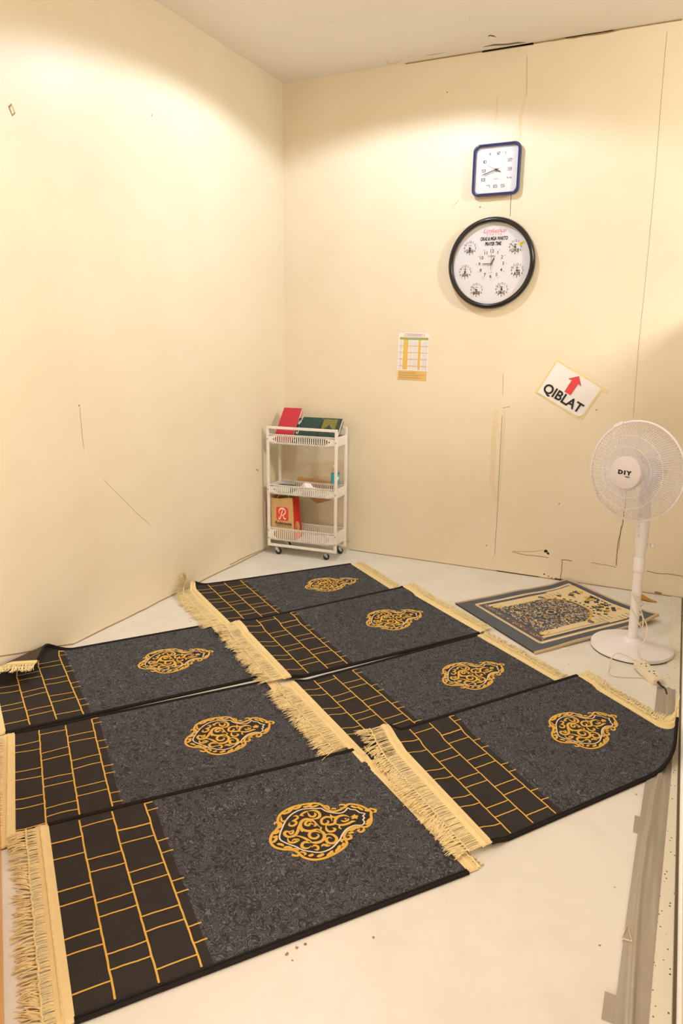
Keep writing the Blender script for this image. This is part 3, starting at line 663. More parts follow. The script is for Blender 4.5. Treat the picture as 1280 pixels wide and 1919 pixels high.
def basket(z0, z1):
    b = MB(); t = .003; x0, x1 = PW - .006, TW - PW + .006; y0, y1 = PW - .012, TD - PW + .012
    for ya in (y0, y1 - t):
        b.box((x0, ya, z1 - .012), (x1, ya + t, z1), 'cart', TT); b.box((x0, ya, z0), (x1, ya + t, z0 + .012), 'cart', TT)
        b.box((x0, ya, z0), (x0 + .036, ya + t, z1), 'cart', TT); b.box((x1 - .036, ya, z0), (x1, ya + t, z1), 'cart', TT)
        n = 27; g = (x1 - x0 - .072) / n
        for k in range(n):
            xa = x0 + .036 + g * k; b.box((xa + g * .55, ya, z0 + .001), (xa + g, ya + t, z1 - .001), 'cart', TT)
            sh = {0: .015, 1: .006, n - 2: .006, n - 1: .015}.get(k, 0)
            if sh: b.box((xa, ya + .0005, z0 + .001), (xa + g * .56, ya + t - .0005, z0 + .012 + sh), 'cart', TT); b.box((xa, ya + .0005, z1 - .012 - sh), (xa + g * .56, ya + t - .0005, z1 - .001), 'cart', TT)
    for xa in (x0, x1 - t): b.box((xa, y0, z0), (xa + t, y1, z1), 'cart', TT)
    b.box((x0, y0, z0), (x1, y1, z0 + t), 'cart', TT)
    b.rbox((x0 + .002, y0 - .002, z1 - .003), (x1 - .002, y0 + .004, z1 + .002), 'cart', .001, TT, ax=0); b.rbox((x0 + .002, y1 - .004, z1 - .003), (x1 - .002, y1 + .002, z1 + .002), 'cart', .001, TT, ax=0)
    return b.build('basket', root)
BZ = [(.103, .191), (.430, .495), (.777, .842)]
for z0, z1 in BZ: basket(z0, z1)
for z in (.81, .462, .172, .118):
    for xa, ya in ((PW / 2, 0), (TW - PW / 2, 0)):
        b = MB(); b.lathe([(0, .004), (.004, .0035), (.0055, .001), (.0055, 0)], 'chrome', 10, TT @ Matrix.Translation((xa, ya, z)) @ Matrix.Rotation(PI / 2, 4, 'X')); b.build('screw', root)
for xa, ya, rz in ((.065, .012, .3), (.425, .014, .6), (.462, TD - .014, .9), (.055, TD - .012, .4)):
    T = TT @ Matrix.Translation((xa, ya, 0)) @ Matrix.Rotation(rz, 4, 'Z')
    b = MB(); b.lathe([(0, TB0), (.014, TB0), (.014, TB0 - .004), (.006, TB0 - .007), (0, TB0 - .007)], 'chrome', 14, T)
    for s_ in (-1, 1):
        vs = [(-.010, TB0 - .006), (.012, TB0 - .006), (.021, .030), (.020, .018), (.012, .018), (-.006, .036)]
        b.prism(vs, .0025, 'chrome', T @ Matrix.Translation((0, s_ * .0135 + .00125, 0)) @ Matrix.Rotation(PI / 2, 4, 'X'))
    co = b.build('caster', root)
    b = MB(); b.lathe([(.006, -.010), (.016, -.010), (.0205, -.0075), (.0218, 0), (.0205, .0075), (.016, .010), (.006, .010)], 'rubber', 24, T @ Matrix.Translation((.014, 0, .022)) @ Matrix.Rotation(PI / 2, 4, 'X')); b.lathe([(0, -.0108), (.008, -.0108), (.009, -.008)], 'cart', 14, T @ Matrix.Translation((.014, 0, .022)) @ Matrix.Rotation(PI / 2, 4, 'X'))
    b.build('wheel', co, smooth='auto')

# books leaning back in the top basket
def book(a0, width, height, thick, b0, b1, z0, z1, cover, label, deco=None, tilt=0.0, spine_r=True):
    lo, hi = tp(a0, b0, z0 + thick * .62), tp(a0, b1, z1)
    up = (hi - lo).normalized(); xx = (tp(1, 0, 0) - tp(0, 0, 0)).normalized()
    xx = (xx * math.cos(tilt) + up * math.sin(tilt)).normalized(); up = (up - xx * up.dot(xx)).normalized()
    T = frame_T(lo, xx, up)                         # z of T points to the viewer
    T = T @ Matrix.Translation((0, 0, -thick))
    root_ = thing('book', T @ Vector((width / 2, 0, 0)), label, 'book')
    c_ = MB(); e = .004
    c_.rbox((0, 0, thick - .0028), (width, height, thick), cover, .004, T); c_.rbox((0, 0, 0), (width, height, .0028), cover, .004, T); c_.rbox((-.001, 0, 0.0005), (.0035, height, thick - .0005), cover, .0012, T, ax=1)
    if deco: deco(c_, T, width, height, thick + .0004)
    c_.build('cover', root_)
    p = MB(); p.box((.003, e, .0028), (width - e, height - e, thick - .0028), 'page', T); p.build('page_block', root_)
def red_deco(m, T, w_, h_, z):
    T = T @ Matrix.Translation((0, 0, z)); R_ = lambda a, b_, c_, d_: m.line([(a, b_), (c_, d_)], .0012, 'dgilt', T)
    for i in (.010, .014):
        for q in (((i, i), (w_ - i, i)), ((w_ - i, i), (w_ - i, h_ - i)), ((w_ - i, h_ - i), (i, h_ - i)), ((i, h_ - i), (i, i))): R_(*q[0], *q[1])
    for r in (.016, .024, .03): m.line([(w_ / 2 + r * 1.2 * math.cos(t), h_ * .68 + r * .8 * math.sin(t)) for t in [k * 2 * PI / 24 for k in range(25)]], .0016, 'dgilt', T)
    for k, ww in enumerate((.05, .036, .06, .044)): R_(w_ / 2 - ww / 2, h_ * .42 - k * .010, w_ / 2 + ww / 2, h_ * .42 - k * .010)
def gold_deco(m, T, w_, h_, z):
    T = T @ Matrix.Translation((0, 0, z)); pr = []
    m.poly([(.010, .012), (w_ - .03, .012), (w_ - .03, h_ - .010), (.010, h_ - .010)], 'gilt', T)
    T2 = T @ Matrix.Translation((0, 0, .0004)); cx_ = (w_ - .02) / 2
    dome = [(cx_ - .045, .012), (cx_ - .05, .06), (cx_ - .045, .09), (cx_ - .03, .115), (cx_ - .012, .13), (cx_, .15), (cx_ + .012, .13), (cx_ + .03, .115), (cx_ + .045, .09), (cx_ + .05, .06), (cx_ + .045, .012)]
    m.poly(dome, 'green', T2); T3 = T2 @ Matrix.Translation((0, 0, .0004))
    m.line([(cx_ + .03 * math.cos(t), .07 + .03 * math.sin(t)) for t in [k * PI / 16 for k in range(17)]], .003, 'gilt', T3)
    for k in range(3): m.line([(cx_ - .03, .05 - k * .012), (cx_ + .03, .05 - k * .012)], .0018, 'gilt', T3)
book(.045, .134, .27, .03, .014, .18, .785, .992, 'redcloth', 'red cloth-bound book leaning in the top basket of the trolley, leftmost', red_deco)
book(.211, .141, .205, .028, .014, .152, .785, .952, 'green', 'plain dark green book in the middle of the top trolley basket')
book(.3545, .139, .205, .032, .014, .152, .785, .950, 'green', 'dark green book with gilt cover panel, rightmost in the top trolley basket', gold_deco)
def zeb(m, T, w_, h_, z):
    T = T @ Matrix.Translation((0, 0, z)); rg = random.Random(3)
    for k in range(26):
        x, y = rg.uniform(.004, w_ - .004), rg.uniform(.006, h_ - .006); a_ = rg.uniform(0, PI); L_ = rg.uniform(.006, .016)
        m.line([(x - L_ * math.cos(a_) * .2, y - L_ * math.sin(a_)), (x + .002, y), (x + L_ * math.cos(a_) * .2, y + L_ * math.sin(a_))], .005, 'paper', T, True)
book(.1815, .0275, .20, .012, .018, .16, .785, .960, 'zebra', 'thin black and white patterned booklet between the red book and the plain green book', zeb)

# middle basket
mz = BZ[1][0] + .0035
b = MB(); b.rbox((.03, .06, mz), (.15, .15, mz + .042), 'teal', .003, TT); b.box((.033, .0585, mz + .004), (.147, .061, mz + .038), 'page', TT)
tag(b.build('booklet', loc=tp(.09, .1, mz)), 'teal-covered booklet lying at the left of the middle trolley basket', 'book')
# kraft sheet: tilted brown cardboard tucked behind the middle basket
pts = [(.113, .458), (.150, .526), (.40, .512), (.462, .505), (.44, .40), (.397, .379), (.291, .344), (.245, .372)]
T = TT @ Matrix.Translation((0, TD + .006, 0)) @ Matrix.Rotation(PI / 2, 4, 'X')
b = MB(); b.prism([(x, y) for x, y in pts], .004, 'card', T); b.line([(.27, .365), (.29, .50)], .002, 'grime', T @ Matrix.Translation((0, 0, .0045)))
tag(b.build('cardboard_sheet'), 'brown cardboard sheet tucked behind the middle basket of the trolley', 'cardboard')
b = MB(); bm = bmesh.new(); bmesh.ops.create_icosphere(bm, subdivisions=4, radius=1)
vs = []
cc = tp(.278, .052, mz + .042)
for v in bm.verts:
    p = v.co; k = 1 + .16 * noise.noise(p * 2.3) + .10 * (noise.noise(p * 6) ** 2) * 3
    vs.append(cc + Vector((p.x * .047 * k, p.y * .028 * k, p.z * .040 * k)))
for v in vs: v.z = max(v.z, mz + .0005)
b.add(vs, [tuple(v.index for v in f_.verts) for f_ in bm.faces], 'tissue'); bm.free()
for k in range(4):
    t = .3 + k * .5; b.tube([cc + Vector((.044 * math.cos(t + j * .12), -.026, -.01 + .012 * k + .006 * math.sin(j))) * .9 for j in range(5)], .0016, 'pink', 5)
b.add([cc + Vector(p) for p in ((.035, -.02, .004), (.085, -.012, .022), (.092, -.01, .010), (.05, -.02, -.018))], [(0, 1, 2, 3)], 'tissue')
tag(b.build('crumpled_tissue', smooth='auto', loc=cc), 'crumpled white tissue with pink print in the middle trolley basket', 'tissue')
T = TT @ Matrix.Translation((.463, .11, mz)) @ Matrix.Diagonal((1, 1, 1.22, 1))
root = thing('water_bottle', tp(.463, .11, mz), 'small clear water bottle with blue label on the middle tier of the trolley', 'bottle')
b = MB(); b.lathe([(0, 0), (.026, 0), (.030, .005), (.030, .02), (.0285, .024), (.030, .028), (.030, .045), (.0295, .05), (.0295, .122), (.030, .126), (.026, .140), (.016, .152), (.0125, .158), (.0125, .165)], 'bottle', 32, T); b.build('bottle_body', root, smooth=True)
b = MB(); b.lathe([(.0302, .074), (.0306, .076), (.0306, .126), (.0302, .128)], 'label', 32, T)
for k in range(5):
    a_ = -PI / 2 + .5 + k * .13; b.poly([(.006 * math.cos(t), .009 * math.sin(t)) for t in [j * PI / 5 for j in range(10)]], 'cap', T @ Matrix.Rotation(a_, 4, 'Z') @ Matrix.Translation((.0309, 0,   .1 + .006 * math.sin(k * 2))) @ Matrix.Rotation(PI / 2, 4, 'Y'))
b.build('bottle_label', root, smooth=True)
b = MB(); b.lathe([(.0145, .158), (.0145, .172), (.013, .174), (0, .174)], 'cap', 24, T); b.build('bottle_cap', root, smooth='auto')

# paper shopping bag in the bottom basket
bz = BZ[0][0] + .0035
root = thing('paper_bag', tp(.1, .08, bz), 'brown paper shopping bag with red side and red logo in the bottom trolley basket', 'bag')
ax0, ax1, by0, by1, hgt = .020, .196, .028, .148, .300
def bagp(s_, t, inset=0):          # s_ 0..4 around, t 0..1 up
    cx_, cy_ = (ax0 + ax1) / 2, (by0 + by1) / 2
    hw = (ax1 - ax0) / 2 - inset; hd = (by1 - by0) / 2 - inset
    k = int(s_) % 4; q = s_ - int(s_)
    X, Y = ((-hw + 2 * hw * q, -hd), (hw, -hd + 2 * hd * q), (hw - 2 * hw * q, hd), (-hw, hd - 2 * hd * q))[k]
    if k in (1, 3): X += (-.012 if k == 1 else .012) * math.sin(PI * q) * t    # gusset crease
    n_ = noise.noise((s_ * 2.2, t * 3.0, 1.7)) * .005 * (1 if inset == 0 else 1)
    sh = -.014 * t
    if k in (0, 2): Y += n_
    else: X += n_
    return tp(cx_ + X * (1 - .04 * t) + sh, cy_ + Y * (1 - .12 * t), bz + t * hgt * (1 - (.02 * math.sin(s_ * 5) + .02) * (t > .99)))
def bagwall(mb, s0, s1, m, ns=10, nt=12, inset=0):
    vs = [bagp(s0 + (s1 - s0) * i / ns * .99999, j / nt, inset) for i in range(ns + 1) for j in range(nt + 1)]
    mb.add(vs, [(i * (nt + 1) + j, (i + 1) * (nt + 1) + j, (i + 1) * (nt + 1) + j + 1, i * (nt + 1) + j + 1) for i in range(ns) for j in range(nt)], m)
b = MB()
for k, m in ((0, 'kraft'), (1, 'bagred'), (2, 'kraft'), (3, 'bagred')):
    bagwall(b, k, k + 1, m); bagwall(b, k, k + 1, 'kraft', inset=.0012)
b.add([bagp(k, 0) for k in range(4)], [(0, 1, 2, 3)], 'kraft')
# printing on the front: rounded red square with a white script R, name under it
def onbag(x, t, d=.0009):          # x 0..1 across the front, t 0..1 up
    p = bagp(min(.9999, max(0, x)), t); q = bagp(min(.9999, max(0, x)), t); return p + (tp(0, -1, 0) - tp(0, 0, 0)) * d
def bagdraw(pts2, w2, m, d, taper=False):
    v2, fs = ribbon(pts2, w2, taper); b.add([onbag(p.x, p.y, d) for p in v2], fs, m)
def rsq(x0, x1, y0, y1, r=.04):
    P = []
    for cx_, cy_, a0 in ((x1 - r, y1 - r * .7, 0), (x0 + r, y1 - r * .7, 90), (x0 + r, y0 + r * .7, 180), (x1 - r, y0 + r * .7, 270)):
        P += [(cx_ + r * math.cos(math.radians(a0 + 30 * k)), cy_ + r * .7 * math.sin(math.radians(a0 + 30 * k))) for k in range(4)]
    return P
P = rsq(.24, .78, .45, .765, .08); ctr = (.51, .607)
rings = [[(ctr[0] + (x - ctr[0]) * k / 4, ctr[1] + (y - ctr[1]) * k / 4) for x, y in P] for k in (0, 1, 2, 3, 4)]
vs = [onbag(x, y, .0010) for rg_ in rings for x, y in rg_]; n = len(P)
b.add(vs, [(k * n + j, k * n + (j + 1) % n, (k + 1) * n + (j + 1) % n, (k + 1) * n + j) for k in range(4) for j in range(n)], 'logored')
for st in ([(.36, .55), (.35, .50), (.39, .485), (.43, .53), (.47, .60), (.52, .68), (.55, .715)], [(.40, .60), (.36, .65), (.41, .715), (.52, .735), (.62, .715), (.66, .665), (.61, .61), (.53, .575), (.48, .565)], [(.54, .585), (.56, .53), (.61, .495), (.67, .505)]):
    bagdraw(smooth_path([Vector(p) for p in st], 6), .034, 'paper', .0020, True)
gv, gf = glyphs('Robinsons', .02); wd = max(v[0] for v in gv) - min(v[0] for v in gv)
b.add([onbag(.55 + v[0] / wd * .72, .385 + v[1] / wd * .72 * .174 / .292 * 1.05, .0016) for v in gv], gf, 'ink')
gv, gf = glyphs('DEPARTMENT STORE', .005); wd = max(v[0] for v in gv) - min(v[0] for v in gv)
b.add([onbag(.55 + v[0] / wd * .66, .322 + v[1] / wd * .66 * .174 / .292, .0016) for v in gv], gf, 'greyink')
def onside(q, t, d): return bagp(1 + min(.9999, q), t) + (tp(1, 0, 0) - tp(0, 0, 0)) * d
for rr, mm, dd in ((.30, 'kraft', .001), (.2, 'bagred', .0016)):
    b.add([onside(.5 + rr * math.cos(t), .29 + rr * .42 * math.sin(t), dd) for t in [k * 2 * PI / 20 for k in range(20)]], [tuple(range(20))], mm)
b.build('bag_body', root, smooth='auto')
for yy, dz in ((.034, 0), (.135, -.004)):
    h_ = MB(); pts = smooth_path([tp(.06, yy, bz + hgt - .03), tp(.066, yy + .01, bz + hgt + .004 + dz), tp(.10, yy + .03, bz + hgt + .016 + dz), tp(.14, yy + .02, bz + hgt + .006 + dz), tp(.145, yy + .004, bz + hgt - .03)], 6); h_.tube(pts, .0022, 'rope', 6); h_.build('rope_handle', root, smooth=True)

# ------------------------------------------------------------------ wall clocks
def rrect(hw, hh, r, n=8):
    P = []
    for cx_, cy_, a0 in ((hw - r, hh - r, 0), (-hw + r, hh - r, 90), (-hw + r, -hh + r, 180), (hw - r, -hh + r, 270)):
        P += [(cx_ + r * math.cos(math.radians(a0 + 90 * k / n)), cy_ + r * math.sin(math.radians(a0 + 90 * k / n))) for k in range(n + 1)]
    return P
def ringloft(mb, loops, m, T):      # loops: list of (outline, z)
    n = len(loops[0][0]); vs = [T @ Vector((p[0], p[1], z)) for o, z in loops for p in o]
    mb.add(vs, [(k * n + j, k * n + (j + 1) % n, (k + 1) * n + (j + 1) % n, (k + 1) * n + j) for k in range(len(loops) - 1) for j in range(n)], m)
def hand(name, parent, T, ang, L, back, wd, m, z):     # ang clockwise from twelve, degrees
    a_ = math.radians(90 - ang); b_ = MB()
    P = [(-back, -wd * .35), (L * .75, -wd / 2), (L, 0), (L * .75, wd / 2), (-back, wd * .35)]
    b_.prism(P, .0012, m, T @ Matrix.Translation((0, 0, z)) @ Matrix.Rotation(a_, 4, 'Z')); return b_.build(name, parent)
# square clock
T = Matrix.Translation((1.437, 0, 2.437)) @ TB @ Matrix.Rotation(.0, 4, 'Z')
HW, HH = .139, .141
root = thing('wall_clock', (1.437, -.002, 2.437), 'square wall clock with blue frame and white face, above the round clock', 'clock')
b = MB(); ringloft(b, [(rrect(HW - .006, HH - .006, .032), .001), (rrect(HW - .001, HH - .001, .037), .012), (rrect(HW, HH, .038), .034), (rrect(HW - .004, HH - .004, .036), .041), (rrect(HW - .009, HH - .009, .034), .0425), (rrect(HW - .014, HH - .014, .03), .040), (rrect(HW - .016, HH - .016, .028), .018)], 'blue', T)
b.build('clock_frame', root, smooth='auto')
b = MB(); b.prism(rrect(HW - .0155, HH - .0155, .0285), .0195, 'dial', T)
Tn = T @ Matrix.Translation((0, 0, .0201))
SEG = {'0': 'abcdef', '1': 'bc', '2': 'abged', '3': 'abgcd', '4': 'fgbc', '5': 'afgcd', '6': 'afgedc', '7': 'abc', '8': 'abcdefg', '9': 'abcdfg'}
def seg(mb, s_, cx_, cy_, w_, h_, T_):
    n = len(s_); x = cx_ - (w_ * n + .003 * (n - 1)) / 2
    for ch in s_:
        L_ = dict(a=((0, h_), (w_, h_)), b=((w_, h_ / 2), (w_, h_)), c=((w_, 0), (w_, h_ / 2)), d=((0, 0), (w_, 0)), e=((0, 0), (0, h_ / 2)), f=((0, h_ / 2), (0, h_)), g=((0, h_ / 2), (w_, h_ / 2)))
        for q in SEG[ch]:
            (p0, p1) = L_[q]; mb.line([(x + p0[0], cy_ - h_ / 2 + p0[1]), (x + p1[0], cy_ - h_ / 2 + p1[1])], .0026, 'ink', T_)
        x += w_ + .003
for s_, x, y, w_ in (('12', .002, .088, .011), ('1', .047, .088, .002), ('2', .076, .048, .021), ('3', .076, .0, .021), ('4', .076, -.048, .022), ('5', .042, -.088, .021), ('6', -.002, -.088, .021), ('7', -.046, -.088, .021), ('8', -.076, -.048, .021), ('9', -.076, .0, .021), ('10', -.076, .048, .011), ('11', -.044, .088, .003)):
    seg(b, s_, x, y, w_, .014, Tn)
for k in range(12):
    a_ = k * PI / 6; x, y = math.sin(a_), math.cos(a_); q = .108 / max(abs(x), abs(y)); b.line([(x * q, y * q), (x * (q + .004), y * (q + .004))], .0016, 'greyink', Tn)
b.text('QUARTZ', .007, 'greyink', Tn @ Matrix.Translation((0, -.048, 0)))
b.build('dial', root)
hand('hour_hand', root, T, 118, .034, .012, .005, 'steel', .0245); hand('minute_hand', root, T, 253, .092, .016, .005, 'steel', .028); hand('second_hand', root, T, 296, .068, .02, .0014, 'steel', .031)
b = MB(); b.lathe([(.006, .020), (.006, .033), (0, .034)], 'steel', 16, T); b.build('hand_hub', root)
b = MB(); b.prism(rrect(HW - .0145, HH - .0145, .0295), .0012, 'glass', T @ Matrix.Translation((0, 0, .0365))); b.build('glass', root)
# round prayer-time clock
CX, CZ, CR = 1.4366, 1.9195, .262
T = Matrix.Translation((CX, 0, CZ)) @ TB
root = thing('wall_clock', (CX, -.002, CZ), 'large round wall clock with black rim and six small prayer-time dials', 'clock')
b = MB(); b.lathe([(CR - .02, .001), (CR - .006, .006), (CR - .001, .016), (CR, .026), (CR - .004, .038), (CR - .012, .046), (CR - .02, .047), (CR - .027, .043), (CR - .0295, .034), (CR - .03, .014)], 'black', 96, T); b.build('rim', root, smooth=True)
DR = CR - .0298
b = MB(); b.lathe([(0, .001), (DR, .001), (DR, .0155), (0, .0155)], 'dial', 96, T)
Tn = T @ Matrix.Translation((0, 0, .0162))
def at(x, y, d=0): return Tn @ Matrix.Translation((x, y, d))
def face(cx_, cy_, r, size, ticks=60):
    for k in range(1, 13):
        a_ = k * PI / 6; b.text(str(k), size, 'ink', at(cx_ + r * math.sin(a_), cy_ + r * math.cos(a_)), .012)
    for k in range(ticks):
        a_ = k * 2 * PI / ticks; r1 = r * 1.24; L_ = r * (.06 if k % (ticks // 12) == 0 else .02); b.line([(cx_ + r1 * math.sin(a_), cy_ + r1 * math.cos(a_)), (cx_ + (r1 + L_) * math.sin(a_), cy_ + (r1 + L_) * math.cos(a_))], r * .02 if k % 5 else r * .04, 'ink' if k % (ticks // 12) == 0 else 'greyink', Tn)
face(0, -.002, .072, .027)
b.text('Limketkai', .034, 'redink', at(.008, .185), -.008, .35, 1.05); b.line([(-.05, .172), (.07, .177)], .0012, 'redink', at(0, 0))
b.text('C  E  N  T  E  R', .012, 'redink', at(.008, .164), 0, 0, 1.15)
b.text('ORAS & MGA WAKTO', .0275, 'ink', at(.008, .140), .05, .12, .60); b.text('PRAYER TIME', .0275, 'ink', at(.004, .111), .05, .12, .60)
b.text('CITIZEN', .011, 'greyink', at(0, .041), .02); b.text('QUARTZ', .006, 'greyink', at(0, -.052), 0)
b.build('dial', root)
SUB = [('SUBUH', -.135, .092, 165, 195), ('LUHUR', .138, .088, 0, 300), ('ASR', .157, -.044, 90, 0), ("JUMA-AT", .072, -.150, 0, 335), ('MAGRIB', -.082, -.150, 185, 308), ('AISAH', -.158, -.044, 205, 0)]
for nm, x, y, ah, am in SUB:
    s_ = MB(); b = s_; face(x, y, .034, .0165); s_.text('CITIZEN', .0055, 'ink', at(x, y + .015), .02); s_.text(nm, .027, 'ink', at(x, y - .018, .0002), .03, .05, {'SUBUH': .52, 'LUHUR': .52, 'ASR': .85, 'JUMA-AT': .38, 'MAGRIB': .44, 'AISAH': .54}[nm])
    so = s_.build('subdial', root); so['label'] = 'small dial lettered ' + nm
    Ts = T @ Matrix.Translation((x, y, 0)); hand('hour_hand', so, Ts, ah, .020, .004, .0045, 'steel', .0185); hand('minute_hand', so, Ts, am, .030, .004, .003, 'steel', .0205)
    h_ = MB(); h_.lathe([(.0055, .016), (.0055, .0225), (0, .023)], 'steel', 14, Ts); h_.build('hand_hub', so)
Tm = T @ Matrix.Translation((0, -.002, 0))
hand('hour_hand', root, Tm, 27, .042, .008, .006, 'steel', .0205); hand('minute_hand', root, Tm, 271, .058, .010, .0045, 'steel', .0230); hand('second_hand', root, Tm, 180, .042, .062, .0022, 'bronze', .0255)
b = MB(); b.lathe([(.006, .016), (.006, .027), (0, .028)], 'bronze', 16, Tm); b.build('hand_hub', root)
b = MB(); b.line([(-.019, -.005), (.019, .006)], .013, 'yellow', at(.174, .108, .0006) @ Matrix.Rotation(.12, 4, 'Z')); b.text('SALAT', .008, 'ink', at(.174, .1085, .0010) @ Matrix.Rotation(.4, 4, 'Z')); o = b.build('sticker', root); o['label'] = 'small yellow sticker on the upper right dial'
b = MB(); b.lathe([(0, .0395), (CR - .0285, .0385), (CR - .0285, .0375), (0, .0385)], 'glass', 96, T); b.build('glass', root)

# ------------------------------------------------------------------ papers on the wall
def sheet_frame(pxs):
    P = [bw(*p) for p in pxs]; o = P[3]; return P, o
P, _ = sheet_frame([(745, 622), (804, 625), (800, 712), (745, 711)])
x0, x1, z0, z1 = (P[0].x + P[3].x) / 2, (P[1].x + P[2].x) / 2, (P[2].z + P[3].z) / 2, (P[0].z + P[1].z) / 2
T = frame_T((x0, -.0012, z0), (x1 - x0, 0, -.004), (0, 0, 1)); w_, h_ = x1 - x0, z1 - z0
b = MB(); b.box((0, 0, 0), (w_, h_, .0008), 'paper', T)
T1 = T @ Matrix.Translation((0, 0, .0011)); T2 = T @ Matrix.Translation((0, 0, .0014)); T3 = T @ Matrix.Translation((0, 0, .0017))
def rc(a0, c0, a1, c1, m, T_): b.poly([(a0 * w_, c0 * h_), (a1 * w_, c0 * h_), (a1 * w_, c1 * h_), (a0 * w_, c1 * h_)], m, T_)
rc(.02, .0, .98, .20, 'gridtan', T1); rc(.04, .855, .98, .895, 'gridgreen', T1); rc(.06, .895, .30, .915, 'gridgold', T1); rc(.72, .89, .96, .915, 'gridgold', T1); rc(.32, .893, .72, .918, 'gridlilac', T1)
rc(.19, .93, .84, .983, 'gridred', T1); rc(.205, .936, .825, .977, 'paper', T2)
for k, (a0, a1) in enumerate(((.24, .79), (.28, .75))): rc(a0, .962 - k * .016, a1, .970 - k * .016, 'gridred', T3)
rc(.17, .22, .33, .855, 'gridgold', T1); rc(.66, .22, .745, .855, 'gridgold', T1)
for v in (.715, .575, .435, .29): rc(.04, v, .97, v + .018, 'gridgold', T2)
for u in (.06, .10, .385, .43, .50, .55, .60, .80, .845, .89, .93):
    for k in range(30):
        v = .225 + k * .0205; rc(u, v, u + R0.uniform(.02, .028), v + .009, 'gridlilac', T3)
for k in range(10): rc(.06, .018 + k * .017, R0.uniform(.5, .95), .024 + k * .017, 'grime' if k % 3 else 'gridgold', T2)
tag(b.build('timetable_sheet', loc=(x0 + w_ / 2, -.001, z0)), 'printed timetable sheet with gold and green columns taped to the back wall', 'paper')
# QIBLAT sign
P = [bw(*p) for p in ((1042, 678), (1130, 729), (1087, 784), (1008, 734))]
c4 = sum(P, Vector((0, 0, 0))) / 4; ex = ((P[1] - P[0]) + (P[2] - P[3])).normalized(); ey = ex.cross(Vector((0, -1, 0))) * -1
if ey.z < 0: ey = -ey
T = frame_T(c4 + Vector((0, -.001, 0)), ex, ey); w_, h_ = .300, .208
root = thing('direction_sign', (c4.x, -.002, c4.z), 'tilted white paper sign with red arrow and the word QIBLAT', 'sign')
b = MB(); n = 24
def paperz(x, y): return .0028 + .0025 * max(0, noise.noise((x * 14, y * 14, 2))) + .010 * max(0, (x / w_ - y / h_) - .82) * 2
vs = []
for i in range(n + 1):
    for j in range(n + 1):
        x, y = -w_ / 2 + w_ * i / n, -h_ / 2 + h_ * j / n
        cut = max(0, (x / w_ - y / h_) - .86); x -= cut * .10; y += cut * .05
        vs.append(T @ Vector((x, y, paperz(x, y))))
b.add(vs, [(i * (n + 1) + j, (i + 1) * (n + 1) + j, (i + 1) * (n + 1) + j + 1, i * (n + 1) + j + 1) for i in range(n) for j in range(n)], 'paper')
Tp = T @ Matrix.Translation((-.005, 0, .0054))
arrow = [(-.023, -.018), (.017, -.018), (.017, .060), (.039, .056), (-.003, .098), (-.045, .056), (-.023, .060)]
arrow = [(x * 1.0 + .012, y) for x, y in arrow]
b.poly(arrow, 'redink', Tp); b.line(arrow + arrow[:1], .002, 'redline', Tp @ Matrix.Translation((0, 0, .0003)))
b.text('QIBLAT', .079, 'ink', Tp @ Matrix.Translation((.001, -.058, 0)), .026, 0, .97)
b.build('paper', root, smooth=True)
for p0, p1, wd in (((-w_ / 2 - .012, h_ / 2), (w_ / 2 + .04, h_ / 2 - .001), .022), ((-w_ / 2, h_ / 2 + .012), (-w_ / 2, -h_ / 2 - .01), .02), ((-w_ / 2 - .012, -h_ / 2), (w_ / 2 - .01, -h_ / 2), .018), ((w_ / 2, h_ / 2 + .01), (w_ / 2, -h_ / 2 - .004), .018)):
    t_ = MB(); q0, q1 = Vector(p0), Vector(p1); tz = globals().get('tz', .0004) + .0003
    t_.line([q0 + (q1 - q0) * k / 12 for k in range(13)], wd, 'tape', T @ Matrix.Translation((0, 0, tz))); t_.build('tape_strip', root)
# small paper scrap and ochre cloth on the floor
q = fl(1057, 1216); b = MB(); vs = [(q.x - .02, q.y - .004, .0006), (q.x + .006, q.y - .012, .0006), (q.x + .022, q.y + .006, .003), (q.x - .002, q.y + .014, .0012)]
b.add(vs + [(x, y, z + .0006) for x, y, z in vs], [(3, 2, 1, 0), (4, 5, 6, 7), (0, 1, 5, 4), (1, 2, 6, 5), (2, 3, 7, 6), (3, 0, 4, 7)], 'paper'); tag(b.build('paper_scrap', loc=q), 'torn white paper scrap on the floor by the patterned rug', 'paper')
b = MB(); n = 10; vs = []; o = Vector((2.492, -.11, 0))
for i in range(n + 1):
    for j in range(n + 1):
        s_, t = i / n, j / n; x = -.045 + .11 * s_; y = -.05 + .075 * t * (1 - .6 * s_)
        vs.append(o + Vector((x, y, .001 + (.045 * (1 - s_) ** 1.3) * math.sin(PI * min(1, t * .9 + .1)) + .003 * noise.noise((s_ * 4, t * 4, 3)) ** 2)))
b.add(vs, [(i * (n + 1) + j, (i + 1) * (n + 1) + j, (i + 1) * (n + 1) + j + 1, i * (n + 1) + j + 1) for i in range(n) for j in range(n)], 'ochrecloth'); tag(b.build('cloth', smooth=True, loc=o), 'crumpled ochre cloth on the floor behind the fan pole', 'cloth')

